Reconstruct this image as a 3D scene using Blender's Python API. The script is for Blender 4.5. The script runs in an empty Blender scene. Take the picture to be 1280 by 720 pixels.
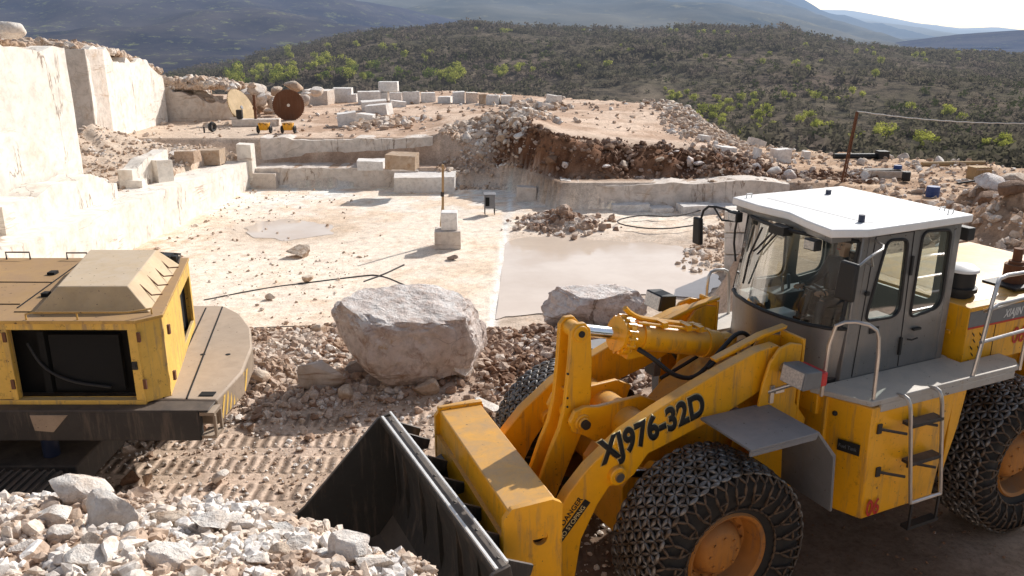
import bpy, bmesh, math, random
import numpy as np
from mathutils import Vector, Matrix, Euler
random.seed(7); RS = np.random.RandomState(11)
sc = bpy.context.scene; COL = sc.collection
PI = math.pi; R = math.radians
# ------------------------------------------------------------------ camera
CAMH = 6.0
cd = bpy.data.cameras.new('camera'); cam = bpy.data.objects.new('camera', cd); COL.objects.link(cam)
cam.location = (0, 0, CAMH); cam.rotation_euler = (R(90 - 17), 0, 0)
cd.sensor_width = 36; cd.lens = 36 * 1050 / 1280; cd.clip_end = 20000; cd.clip_start = 0.1
sc.camera = cam
# ------------------------------------------------------------------ light
SUN_AZ, SUN_EL = 40, 35          # azimuth clockwise from +Y
w = bpy.data.worlds.new('World'); sc.world = w; w.use_nodes = True
nt = w.node_tree; sky = nt.nodes.new('ShaderNodeTexSky'); sky.sky_type = 'NISHITA'; sky.sun_disc = False
sky.sun_elevation = R(SUN_EL); sky.sun_rotation = R(SUN_AZ); sky.dust_density = 1.6; sky.air_density = 1.0; sky.ozone_density = 2.0
bg = nt.nodes['Background']; bg.inputs[1].default_value = 0.13
hs = nt.nodes.new('ShaderNodeHueSaturation'); hs.inputs['Saturation'].default_value = .6; nt.links.new(sky.outputs[0], hs.inputs['Color']); nt.links.new(hs.outputs[0], bg.inputs[0])
sd = bpy.data.lights.new('sun', 'SUN'); sd.energy = 5.0; sd.angle = R(0.5); sd.color = (1.0, 0.955, 0.90)
so = bpy.data.objects.new('sun', sd); COL.objects.link(so)
sdir = Vector((math.sin(R(SUN_AZ)) * math.cos(R(SUN_EL)), math.cos(R(SUN_AZ)) * math.cos(R(SUN_EL)), math.sin(R(SUN_EL))))
so.rotation_euler = sdir.to_track_quat('Z', 'Y').to_euler()
sc.view_settings.view_transform = 'Standard'; sc.view_settings.look = 'None'; sc.view_settings.exposure = 0
sc.cycles.use_denoising = True; sc.cycles.max_bounces = 6; sc.cycles.transparent_max_bounces = 12

# ------------------------------------------------------------------ materials
class NT:
    def __init__(s, name):
        s.m = bpy.data.materials.new(name); s.m.use_nodes = True; s.t = s.m.node_tree
        s.b = s.t.nodes['Principled BSDF']; s.out = s.t.nodes['Material Output']
        s.tc = s.n('ShaderNodeTexCoord')
    def n(s, t, **k):
        x = s.t.nodes.new(t)
        for a, v in k.items(): setattr(x, a, v)
        return x
    def l(s, a, b): s.t.links.new(a, b)
    def vec(s, geo=False):
        if geo:
            return s.n('ShaderNodeNewGeometry').outputs['Position']
        return s.tc.outputs['Object']
    def noise(s, scale, detail=6, rough=.6, v=None, dist=0):
        x = s.n('ShaderNodeTexNoise'); x.inputs['Scale'].default_value = scale; x.inputs['Detail'].default_value = detail
        x.inputs['Roughness'].default_value = rough; x.inputs['Distortion'].default_value = dist
        s.l(v or s.vec(), x.inputs['Vector']); return x.outputs['Fac']
    def ramp(s, f, stops):
        x = s.n('ShaderNodeValToRGB'); e = x.color_ramp.elements
        while len(e) < len(stops): e.new(0.5)
        for i, (p, c) in enumerate(stops):
            e[i].position = p; e[i].color = (c, c, c, 1) if not isinstance(c, tuple) else (*c, 1)
        s.l(f, x.inputs[0]); return x.outputs[0]
    def mix(s, f, a, b, mode='MIX'):
        x = s.n('ShaderNodeMix', data_type='RGBA', blend_type=mode)
        for i, v in ((0, f), (6, a), (7, b)):
            if isinstance(v, (int, float)): x.inputs[i].default_value = v
            elif isinstance(v, tuple): x.inputs[i].default_value = (*v, 1)
            else: s.l(v, x.inputs[i])
        return x.outputs[2]
    def math(s, op, a, b=0.0):
        x = s.n('ShaderNodeMath', operation=op)
        for i, v in ((0, a), (1, b)):
            if isinstance(v, (int, float)): x.inputs[i].default_value = v
            else: s.l(v, x.inputs[i])
        return x.outputs[0]
    def bump(s, h, strength=.4, dist=.05, prev=None):
        x = s.n('ShaderNodeBump'); x.inputs['Strength'].default_value = strength; x.inputs['Distance'].default_value = dist
        s.l(h, x.inputs['Height'])
        if prev is not None: s.l(prev, x.inputs['Normal'])
        s.l(x.outputs[0], s.b.inputs['Normal']); return x.outputs[0]
    def col(s, c):
        if isinstance(c, tuple): s.b.inputs['Base Color'].default_value = (*c, 1)
        else: s.l(c, s.b.inputs['Base Color'])
    def set(s, **k):
        for a, v in k.items():
            i = s.b.inputs[a.replace('_', ' ')]
            if isinstance(v, (int, float)): i.default_value = v
            else: s.l(v, i)
        return s.m
    def upness(s):
        g = s.n('ShaderNodeNewGeometry'); x = s.n('ShaderNodeSeparateXYZ'); s.l(g.outputs['Normal'], x.inputs[0]); return x.outputs['Z']

def paint(name, c, rough=.35, dirt=.35, dust=(.30, .23, .16), metallic=0., scale=1.6, grime=(.05, .035, .02), spec=.5):
    t = NT(name)
    n1 = t.noise(scale, 8, .7); n2 = t.noise(scale * 6, 6, .75); n3 = t.noise(scale * 2.3, 9, .7, dist=.6)
    a = t.mix(t.ramp(n1, [(.35, 0.), (.75, dirt)]), c, tuple(v * .62 for v in c))
    a = t.mix(t.ramp(n2, [(.58, 0.), (.72, dirt * .9)]), a, grime)
    up = t.math('MULTIPLY', t.ramp(t.upness(), [(.2, 0.), (.95, 1.)]), t.ramp(n3, [(.35, dirt * .45), (.72, min(1, dirt * 1.5))]))
    a = t.mix(up, a, dust)
    mp = t.n('ShaderNodeMapping'); mp.inputs['Scale'].default_value = (5, 5, .5); t.l(t.vec(), mp.inputs[0])
    stv = t.noise(scale * 1.3, 6, .7, mp.outputs[0]); side = t.ramp(t.upness(), [(.1, 1.), (.5, 0.)])
    a = t.mix(t.math('MULTIPLY', t.ramp(stv, [(.52, 0.), (.66, min(.8, dirt))]), side), a, tuple(.5 * q + .5 * p_ for q, p_ in zip(grime, dust)))
    # chips of bare dark metal
    v = t.noise(scale * 14, 3, .5); a = t.mix(t.ramp(v, [(.70, 0.), (.73, min(1., dirt * 1.6))]), a, (.06, .035, .02))
    t.col(a); t.bump(n2, .08, .02)
    return t.set(Roughness=t.ramp(n1, [(.3, rough), (.8, min(1., rough + .3))]), Metallic=metallic, Specular_IOR_Level=spec)
def plain(name, c, rough=.5, metallic=0., var=.25, scale=6.):
    t = NT(name); n = t.noise(scale, 6, .65)
    t.col(t.mix(t.ramp(n, [(.3, 0.), (.75, 1.)]), c, tuple(v * (1 - var) for v in c)))
    t.bump(n, .15, .02); return t.set(Roughness=rough, Metallic=metallic)

M = {}
M['yellow'] = paint('yellow_paint', (.84, .395, .007), .30, .52, grime=(.10, .045, .012))
M['yellow_dull'] = paint('old_yellow_paint', (.80, .50, .10), .55, .9, dust=(.48, .36, .22), grime=(.12, .055, .022))
M['roof_yellow'] = paint('rusty_yellow_roof', (.62, .37, .09), .6, 1.5, dust=(.33, .205, .11), grime=(.13, .06, .03), scale=1.1)
M['hood_tan'] = paint('dusty_hood', (.58, .39, .17), .6, 1.2, dust=(.54, .44, .33), grime=(.16, .08, .04))
M['deck_steel'] = paint('dusty_steel', (.32, .24, .17), .6, 1.3, dust=(.45, .35, .26), grime=(.14, .09, .06))
M['black_frame'] = paint('black_frame', (.028, .024, .022), .6, .6, dust=(.16, .12, .09), grime=(.06, .04, .03))
M['rim'] = paint('rusty_rim', (.42, .165, .025), .6, .9, dust=(.24, .14, .07), grime=(.10, .04, .02))
M['silver'] = paint('silver_paint', (.24, .235, .23), .30, .5, dust=(.45, .41, .36), metallic=.5, grime=(.12, .10, .08))
M['grey_plate'] = paint('grey_plate', (.20, .205, .22), .5, .5, dust=(.30, .28, .27), metallic=.3, grime=(.1, .09, .08))
M['deck'] = paint('grey_deck', (.42, .40, .37), .55, .6, dust=(.52, .46, .38), metallic=.1, grime=(.18, .14, .1))
M['white_roof'] = paint('white_roof', (.82, .81, .79), .4, .2, dust=(.72, .68, .62), grime=(.5, .45, .4))
M['black'] = plain('black_rubber', (.014, .014, .015), .6)
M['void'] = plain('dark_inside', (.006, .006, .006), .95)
M['tyre'] = plain('tyre_rubber', (.020, .018, .017), .85, var=.5, scale=12)
M['steel'] = plain('bare_steel', (.55, .55, .56), .28, 1.0)
M['chrome'] = plain('chrome', (.82, .83, .86), .10, 1.0, var=.05)
M['rail'] = plain('rail_steel', (.56, .54, .52), .32, .8)
M['rust'] = paint('rust', (.16, .065, .030), .8, .8, dust=(.25, .14, .08), grime=(.07, .03, .02))
M['bucket'] = paint('bucket_black', (.034, .034, .033), .42, .8, dust=(.17, .14, .115), grime=(.07, .05, .04))
M['ink'] = plain('black_ink', (.010, .010, .010), .5)
M['cream'] = plain('cream_outline', (.72, .56, .25), .5)
M['white_ink'] = plain('white_ink', (.75, .75, .73), .5)
M['red'] = plain('red_plastic', (.50, .015, .02), .3)
M['red_ink'] = plain('red_paint_mark', (.50, .03, .015), .6)
M['stripe'] = plain('grey_stripe', (.15, .16, .17), .5)
M['blue_ink'] = plain('dark_blue', (.012, .022, .06), .4)
M['lamp'] = plain('lamp_glass', (.62, .64, .66), .15, .3, var=.5, scale=40)
M['brown_seat'] = plain('seat_fabric', (.018, .018, .022), .8)
M['cable'] = plain('cable', (.045, .035, .03), .7)
M['wood'] = paint('wood', (.42, .27, .13), .8, .6, dust=(.5, .36, .2), grime=(.15, .08, .04))
M['blue'] = plain('blue_plastic', (.02, .06, .22), .45)
M['white_pipe'] = plain('white_strand', (.60, .58, .55), .6)
t = NT('cab_glass'); g = t.n('ShaderNodeBsdfGlossy'); g.inputs['Roughness'].default_value = .03
tr = t.n('ShaderNodeBsdfTransparent'); tr.inputs[0].default_value = (.80, .86, .84, 1)
fr = t.n('ShaderNodeFresnel'); fr.inputs[0].default_value = 1.5; mx = t.n('ShaderNodeMixShader')
lw = t.n('ShaderNodeLayerWeight'); lw.inputs[0].default_value = .25; t.l(t.math('ADD', t.math('MULTIPLY', lw.outputs['Fresnel'], .35), .03), mx.inputs[0]); t.l(tr.outputs[0], mx.inputs[1]); t.l(g.outputs[0], mx.inputs[2])
t.l(mx.outputs[0], t.out.inputs[0]); M['glass'] = t.m
# chain steel: worn bright outside, brown inside
t = NT('chain_steel'); n = t.noise(9, 4, .6)
t.col(t.mix(t.ramp(n, [(.4, 0.), (.62, 1.)]), (.20, .195, .19), (.09, .065, .045))); M['chain'] = t.set(Roughness=.42, Metallic=.6)
t = NT('chain_rusty'); n = t.noise(14, 4, .6)
t.col(t.mix(t.ramp(n, [(.4, 0.), (.62, 1.)]), (.11, .075, .05), (.04, .026, .018))); M['chain_rusty'] = t.set(Roughness=.6, Metallic=.5)

def stone(name, light, dark, stain, stainamt=.5, sc_=1.0, bump=.5, crack=True, top=None, rnd=.35, fissure=False):
    t = NT(name); v = t.vec(True)
    oi = t.n('ShaderNodeObjectInfo')
    n1 = t.noise(.9 * sc_, 9, .68, v); n2 = t.noise(5 * sc_, 8, .7, v); n3 = t.noise(2.2 * sc_, 8, .7, v, 1.0)
    a = t.mix(t.ramp(n1, [(.35, 0.), (.68, 1.)]), light, dark)
    a = t.mix(t.ramp(n3, [(.52, 0.), (.70, stainamt)]), a, stain)
    a = t.mix(t.ramp(n2, [(.38, .35), (.55, 0.)]), a, tuple(x * .45 for x in dark))
    a = t.mix(t.math('MULTIPLY', oi.outputs['Random'], rnd), a, tuple(x * .6 for x in stain))
    if crack:
        vo = t.n('ShaderNodeTexVoronoi', feature='DISTANCE_TO_EDGE'); vo.inputs['Scale'].default_value = 1.3 * sc_
        dn = t.n('ShaderNodeTexNoise'); dn.inputs['Scale'].default_value = 1.2 * sc_; t.l(v, dn.inputs['Vector'])
        mv = t.n('ShaderNodeMix', data_type='RGBA', blend_type='LINEAR_LIGHT'); mv.inputs[0].default_value = .35; t.l(v, mv.inputs[6]); t.l(dn.outputs['Color'], mv.inputs[7]); t.l(mv.outputs[2], vo.inputs['Vector'])
        c = t.ramp(vo.outputs['Distance'], [(.0, .42), (.014, 0.)]); a = t.mix(t.math('MULTIPLY', c, t.ramp(n1, [(.48, 0.), (.6, 1.)])), a, tuple(x * .35 for x in stain))
    if fissure:
        mp = t.n('ShaderNodeMapping'); mp.inputs['Scale'].default_value = (1, 1, .16); t.l(v, mp.inputs[0])
        fn = t.noise(.55, 7, .62, mp.outputs[0], .4); fm = t.noise(.33, 3, .5, v)
        fl = t.ramp(fn, [(.492, 0.), (.4975, .8), (.5025, .8), (.508, 0.)]); a = t.mix(t.math('MULTIPLY', fl, t.ramp(fm, [(.47, 0.), (.56, 1.)])), a, (.16, .09, .05))
        sn = t.n('ShaderNodeMapping'); sn.inputs['Scale'].default_value = (.12, .12, 1.2); t.l(v, sn.inputs[0])
        fn = t.noise(.8, 5, .55, sn.outputs[0], .3); fl = t.ramp(fn, [(.494, 0.), (.498, .7), (.502, .7), (.506, 0.)]); a = t.mix(t.math('MULTIPLY', fl, t.ramp(fm, [(.40, 1.), (.5, 0.)])), a, (.30, .18, .10))
        br = t.noise(1.1, 7, .75, v); a = t.mix(t.ramp(br, [(.66, 0.), (.70, .8)]), a, (.50, .33, .18))
    if top:
        k = t.math('MULTIPLY', t.ramp(t.upness(), [(.25, 0.), (.6, 1.)]), t.ramp(t.noise(3.5 * sc_, 8, .75, v), [(.40, .0), (.60, .85)])); a = t.mix(k, a, top)
    t.col(a); b = t.bump(n2, bump, .06); t.bump(n1, bump, .2, b)
    return t.set(Roughness=.85, Specular_IOR_Level=.25)
M['marble'] = stone('cut_marble', (.90, .85, .77), (.84, .77, .68), (.60, .42, .26), .45, .5, .12, False, None, .1, True)
M['marble_shade'] = stone('shaded_dull_marble', (.76, .69, .62), (.66, .57, .49), (.46, .30, .17), .7, .6, .35, True, None, .15, True)  # darker marble with shade painted in for sunless wall faces, shared by dull stones
M['block'] = stone('white_block', (.88, .86, .83), (.70, .65, .60), (.66, .52, .38), .25, 1.2, .2, False, None, .10)
M['block_brown'] = stone('stained_block', (.62, .52, .42), (.50, .38, .27), (.40, .20, .07), .8, 1.2, .4, False)
M['boulder'] = stone('boulder_rock', (.84, .74, .68), (.68, .55, .48), (.32, .17, .10), .85, 1.3, 1.0, True, (.90, .86, .82), .1, True)
M['rock'] = stone('pale_rock', (.88, .80, .72), (.76, .64, .54), (.48, .32, .20), .5, 2.0, .6, False, (.88, .84, .78))
M['rock_tan'] = stone('tan_rock', (.66, .51, .39), (.52, .37, .26), (.34, .19, .10), .6, 1.5, .7, False, (.78, .68, .56))
M['rock_grey'] = stone('grey_rock', (.46, .39, .35), (.34, .27, .24), (.2, .13, .09), .5, 2.0, .7, False, (.6, .54, .48))
M['rock_earth'] = stone('earthy_rock', (.33, .21, .14), (.22, .125, .075), (.14, .07, .04), .6, 1.2, .8, False)

# ------------------------------------------------------------------ mesh helpers
class MB:
    def __init__(s): s.v = []; s.f = []
    def add(s, v, f):
        o = len(s.v); s.v += [tuple(p) for p in v]; s.f += [tuple(i + o for i in q) for q in f]; return s
    def box(s, a, b, rot=None, piv=None):
        x0, y0, z0 = a; x1, y1, z1 = b
        v = [Vector(p) for p in ((x0,y0,z0),(x1,y0,z0),(x1,y1,z0),(x0,y1,z0),(x0,y0,z1),(x1,y0,z1),(x1,y1,z1),(x0,y1,z1))]
        if rot is not None:
            c = Vector(piv) if piv else sum(v, Vector()) / 8; m = Euler(rot).to_matrix(); v = [m @ (p - c) + c for p in v]
        return s.add(v, [(0,3,2,1),(4,5,6,7),(0,1,5,4),(1,2,6,5),(2,3,7,6),(3,0,4,7)])
    def prism(s, poly, a, b, plane='xz'):
        """poly extruded between a and b along the missing axis"""
        def P(u, v, w): return {'xz': (u, w, v), 'xy': (u, v, w), 'yz': (w, u, v)}[plane]
        n = len(poly); v = [P(u, q, a) for u, q in poly] + [P(u, q, b) for u, q in poly]
        f = [tuple(range(n))[::-1], tuple(range(n, 2 * n))] + [(i, (i + 1) % n, n + (i + 1) % n, n + i) for i in range(n)]
        return s.add(v, f)
    def hull8(s, bot, top):
        n = len(bot); return s.add(list(bot) + list(top), [tuple(range(n))[::-1], tuple(range(n, 2 * n))] + [(i, (i + 1) % n, n + (i + 1) % n, n + i) for i in range(n)])
    def cyl(s, p0, p1, r0, r1=None, n=20, cap=True):
        r1 = r0 if r1 is None else r1; p0 = Vector(p0); p1 = Vector(p1); q = (p1 - p0).to_track_quat('Z', 'Y').to_matrix()
        v = []
        for p, r in ((p0, r0), (p1, r1)):
            v += [p + q @ Vector((r * math.cos(2 * PI * i / n), r * math.sin(2 * PI * i / n), 0)) for i in range(n)]
        f = [(i, (i + 1) % n, n + (i + 1) % n, n + i) for i in range(n)]
        if cap: f += [tuple(range(n))[::-1], tuple(range(n, 2 * n))]
        return s.add(v, f)
    def tube(s, pts, r, n=8, smooth=0):
        pts = [Vector(p) for p in pts]
        for _ in range(smooth):
            q = [pts[0]]
            for a, b in zip(pts, pts[1:]): q += [a.lerp(b, .25), a.lerp(b, .75)]
            pts = q + [pts[-1]]
        v = []; m = len(pts); a = None
        for i, p in enumerate(pts):
            d = (pts[min(i + 1, m - 1)] - pts[max(i - 1, 0)]).normalized()
            if a is None:
                a = d.cross(Vector((0.13, 0.31, 0.94)))
                if a.length < .1: a = d.cross(Vector((1, 0, 0)))
            else: a = a - d * a.dot(d)
            a.normalize(); b = d.cross(a)
            v += [p + r * (math.cos(2 * PI * k / n) * a + math.sin(2 * PI * k / n) * b) for k in range(n)]
        f = []
        for i in range(m - 1):
            for k in range(n): f.append((i * n + k, i * n + (k + 1) % n, (i + 1) * n + (k + 1) % n, (i + 1) * n + k))
        f += [tuple(range(n))[::-1], tuple(range((m - 1) * n, m * n))]
        return s.add(v, f)
    def lathe(s, prof, c, axis='y', n=40, closed=False, a0=0, a1=2 * PI):
        """prof: (radius, along)"""
        v = []; full = abs(a1 - a0 - 2 * PI) < 1e-6; N = n if full else n + 1
        for i in range(N):
            t = a0 + (a1 - a0) * i / n
            for r, h in prof:
                if axis == 'y': v.append((c[0] + r * math.cos(t), c[1] + h, c[2] + r * math.sin(t)))
                elif axis == 'z': v.append((c[0] + r * math.cos(t), c[1] + r * math.sin(t), c[2] + h))
                else: v.append((c[0] + h, c[1] + r * math.cos(t), c[2] + r * math.sin(t)))
        m = len(prof); f = []
        for i in range(n):
            j = (i + 1) % N
            for k in range(m if closed else m - 1):
                k2 = (k + 1) % m; f.append((i * m + k, j * m + k, j * m + k2, i * m + k2))
        return s.add(v, f)
    def ball(s, c, r, n=10):
        c = Vector(c); r = (r, r, r) if isinstance(r, (int, float)) else r; v = []; f = []
        for i in range(n + 1):
            for j in range(2 * n):
                a = PI * i / n; b = PI * j / n; v.append((c[0] + r[0] * math.sin(a) * math.cos(b), c[1] + r[1] * math.sin(a) * math.sin(b), c[2] + r[2] * math.cos(a)))
        for i in range(n):
            for j in range(2 * n): f.append((i * 2 * n + j, (i + 1) * 2 * n + j, (i + 1) * 2 * n + (j + 1) % (2 * n), i * 2 * n + (j + 1) % (2 * n)))
        return s.add(v, f)
    def build(s, name, mat, parent=None, bev=0, ang=35, recalc=True):
        me = bpy.data.meshes.new(name); me.from_pydata(s.v, [], s.f)
        if recalc:
            bm = bmesh.new(); bm.from_mesh(me); bmesh.ops.remove_doubles(bm, verts=bm.verts, dist=1e-5); bmesh.ops.recalc_face_normals(bm, faces=bm.faces); bm.to_mesh(me); bm.free()
        me.materials.append(M[mat] if isinstance(mat, str) else mat)
        me.shade_smooth(); me.set_sharp_from_angle(angle=R(ang))
        o = bpy.data.objects.new(name, me); COL.objects.link(o)
        if parent: o.parent = parent
        if bev:
            b = o.modifiers.new('bevel', 'BEVEL'); b.width = bev; b.segments = 2; b.limit_method = 'ANGLE'; b.angle_limit = R(40); b.harden_normals = False
        return o
def tag(o, label=None, cat=None, group=None, kind=None):
    if label: o['label'] = label
    if cat: o['category'] = cat
    if group: o['group'] = group
    if kind: o['kind'] = kind
    return o
def empty(name, loc, rz=0, label=None, cat=None, group=None):
    o = bpy.data.objects.new(name, None); COL.objects.link(o); o.location = loc; o.rotation_euler = (0, 0, rz); o.empty_display_size = .1
    return tag(o, label, cat, group)
def copy_tree(o, parent=None):
    c = o.copy(); COL.objects.link(c)
    if parent: c.parent = parent
    for ch in o.children: copy_tree(ch, c)
    return c
def plate(outer, holes, t, O, U, V, name, mat, parent, bev=0):
    """flat plate with holes; 2D coords (u,v) mapped by axes U,V at origin O; thickness t centred"""
    cu = bpy.data.curves.new('tmp', 'CURVE'); cu.dimensions = '2D'; cu.fill_mode = 'BOTH'; cu.extrude = t / 2
    for loop in [outer] + holes:
        sp = cu.splines.new('POLY'); sp.points.add(len(loop) - 1)
        for i, p in enumerate(loop): sp.points[i].co = (p[0], p[1], 0, 1)
        sp.use_cyclic_u = True
    return curve_mesh(cu, O, U, V, name, mat, parent, bev)
def curve_mesh(cu, O, U, V, name, mat, parent, bev=0, ws_=1.):
    tmp = bpy.data.objects.new('tmp', cu); COL.objects.link(tmp)
    dg = bpy.context.evaluated_depsgraph_get(); dg.update()
    me = bpy.data.meshes.new_from_object(tmp.evaluated_get(dg)); bpy.data.objects.remove(tmp); bpy.data.curves.remove(cu)
    U = Vector(U); V = Vector(V); W = U.cross(V) * ws_; O = Vector(O)
    m = Matrix(((U.x, V.x, W.x, O.x), (U.y, V.y, W.y, O.y), (U.z, V.z, W.z, O.z), (0, 0, 0, 1))); me.transform(m)
    me.materials.clear(); me.materials.append(M[mat]); me.name = name
    o = bpy.data.objects.new(name, me); COL.objects.link(o)
    if parent: o.parent = parent
    if bev:
        b = o.modifiers.new('bevel', 'BEVEL'); b.width = bev; b.segments = 2; b.limit_method = 'ANGLE'; b.angle_limit = R(40)
    return o
def text(body, size, O, U, V, name, mat, parent, sx=.8, off=0.0, ext=.002, align='LEFT', spacing=1.0, shear=0):
    cu = bpy.data.curves.new('tmp', 'FONT'); cu.body = body; cu.size = size; cu.extrude = ext; cu.bevel_depth = off; cu.bevel_resolution = 0; cu.extrude = 0 if off else ext; cu.align_x = align; cu.space_character = spacing; cu.shear = shear
    U = Vector(U).normalized() * sx; V = Vector(V).normalized()
    return curve_mesh(cu, O, U, V, name, mat, parent, 0, .12 if off else 1.)
def rrect(x0, y0, x1, y1, r, n=4):
    out = []
    for cx, cy, a in ((x1 - r, y1 - r, 0), (x0 + r, y1 - r, 90), (x0 + r, y0 + r, 180), (x1 - r, y0 + r, 270)):
        for i in range(n + 1): t = R(a + 90 * i / n); out.append((cx + r * math.cos(t), cy + r * math.sin(t)))
    return out
def rpoly(pts, r, n=4):
    """round the corners of a polygon"""
    out = []; m = len(pts)
    for i in range(m):
        p = Vector(pts[i]); a = Vector(pts[i - 1]); b = Vector(pts[(i + 1) % m])
        da = (a - p); db = (b - p); q0 = p + da.normalized() * min(r, da.length * .45); q1 = p + db.normalized() * min(r, db.length * .45)
        for k in range(n + 1):
            t = k / n; out.append(tuple((1 - t) ** 2 * q0 + 2 * t * (1 - t) * p + t * t * q1))
    return out
def circ(cx, cy, r, n=20): return [(cx + r * math.cos(2 * PI * i / n), cy + r * math.sin(2 * PI * i / n)) for i in range(n)]
# ================================================================== WHEEL LOADER
LA = R(64.5); LF = (-math.sin(LA), -math.cos(LA))
LO = (1.495, 8.629)
loader = empty('wheel_loader', (LO[0], LO[1], 0), math.atan2(LF[1], LF[0]), 'large yellow wheel loader with white roofed cab, chained tyres and black bucket', 'wheel loader')
# ---- wheels
def make_wheel(side):
    """wheel centred on origin, outer face toward +y*side"""
    wh = empty('wheel', (0, 0, 0)); s = side
    prof = [(.46, -.30), (.60, -.36), (.76, -.385), (.87, -.36), (.915, -.28), (.925, -.1), (.925, .1), (.915, .28), (.87, .36), (.76, .385), (.60, .36), (.46, .30)]
    MB().lathe(prof, (0, 0, 0), n=64).build('tyre', 'tyre', wh, ang=50)
    rim = [(.47, -.30), (.49, .30), (.465, .335), (.43, .31), (.40, .16), (.385, .10), (.34, .08), (.30, .10), (.30, .13), (.24, .22), (.20, .25), (.0, .26)]
    m = MB().lathe([(r, h * s) for r, h in rim], (0, 0, 0), n=48)
    for i in range(16):
        a = 2 * PI * i / 16; m.cyl((.345 * math.cos(a), s * .08, .345 * math.sin(a)), (.345 * math.cos(a), s * .12, .345 * math.sin(a)), .017, n=6)
    for i in range(8):
        a = 2 * PI * i / 8; m.cyl((.17 * math.cos(a), s * .24, .17 * math.sin(a)), (.17 * math.cos(a), s * .27, .17 * math.sin(a)), .014, n=6)
    m.build('rim', 'rim', wh)
    # chain net
    c = MB(); N = 44; rows = [-.35, -.25, -.15, -.05, .05, .15, .25, .35]
    def surf(th, h):
        r = .955 if abs(h) < .25 else .93 if abs(h) < .36 else .89
        return Vector((r * math.cos(th), h, r * math.sin(th)))
    def link(cc, a, b, wdt, thk):
        """fat oval link from a to b; radial thickness"""
        a = Vector(a); b = Vector(b); d = b - a; L = d.length; d.normalize(); mid = (a + b) / 2
        rad = Vector((mid.x, 0, mid.z)).normalized() if abs(mid.y) < .37 else Vector((mid.x * .25, .9 * (1 if mid.y > 0 else -1), mid.z * .25)).normalized()
        sd_ = d.cross(rad).normalized(); rad = sd_.cross(d)
        n = 6; ring = []
        for (u, k) in ((-.5, .35), (-.28, .9), (0, 1.05), (.28, .9), (.5, .35)):
            p = mid + d * L * u
            ring += [p + sd_ * wdt * k * math.cos(2 * PI * q / n) + rad * thk * k * math.sin(2 * PI * q / n) for q in range(n)]
        f = [(i * n + q, i * n + (q + 1) % n, (i + 1) * n + (q + 1) % n, (i + 1) * n + q) for i in range(4) for q in range(n)]
        f += [tuple(range(n))[::-1], tuple(range(4 * n, 5 * n))]; cc.add(ring, f)
    nj = len(rows)
    for i in range(N):
        th = 2 * PI * i / N; dt = 2 * PI / N
        for j in range(nj):
            o = .5 * dt if j % 2 else 0
            p = surf(th + o, rows[j])
            link(c, p + (surf(th + o + dt, rows[j]) - p) * .08, surf(th + o + dt, rows[j]) - (surf(th + o + dt, rows[j]) - p) * .08, .023, .022)
            if j < nj - 1:
                for q in ((th + (.5 * dt if not j % 2 else 0)), (th + (-.5 * dt if not j % 2 else dt))):
                    e = surf(q, rows[j + 1]) if True else None
                    link(c, p.lerp(e, .06), p.lerp(e, .94), .019, .022)
    c.build('tyre_chain', 'chain', wh, ang=60)
    for sg in ((1, -1)):
        sdw = MB()
        ringr = [(.93, .35), (.86, .415), (.74, .43), (.62, .40), (.56, .37)]
        K = 22
        for i in range(K * 2):
            t0 = 2 * PI * i / (2 * K); t1 = 2 * PI * (i + 1) / (2 * K); tm = (t0 + t1) / 2
            P = lambda t, k: Vector((ringr[k][0] * math.cos(t), sg * ringr[k][1], ringr[k][0] * math.sin(t)))
            for a, b in ((P(t0, 0), P(tm, 1)), (P(t1, 0), P(tm, 1)), (P(tm, 1), P(tm, 2))): link(sdw, a, b, .016, .016)
            if i % 2 == 0:
                link(sdw, P(tm, 2), P(t1, 3), .015, .015); link(sdw, P(tm, 2), P(tm + 2 * PI / (2 * K), 2), .014, .014)
            else:
                link(sdw, P(tm, 2), P(t0, 3), .015, .015); link(sdw, P(t0, 3), P(t0, 4), .014, .014)
            link(sdw, P(t0, 4), P(t1, 4), .014, .014)
        sdw.build('side_chain', 'chain_rusty', wh, ang=60)
    return wh
w_near = make_wheel(1); w_far = make_wheel(-1)
for wsrc, s in ((w_near, 1), (w_far, -1)):
    w2 = copy_tree(wsrc)
    wsrc.parent = loader; wsrc.location = (0 if s > 0 else .12, 1.22 if s > 0 else -1.48, .975)
    w2.parent = loader; w2.location = (-4.54, s * 1.22, .975); w2.rotation_euler = (0, .35, 0)
# ---- axles
for l in (0, -4.54): MB().cyl((l, -1.2, .975), (l, 1.2, .975), .2).ball((l, 0, .975), .34).build('axle', 'yellow', loader)
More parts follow.
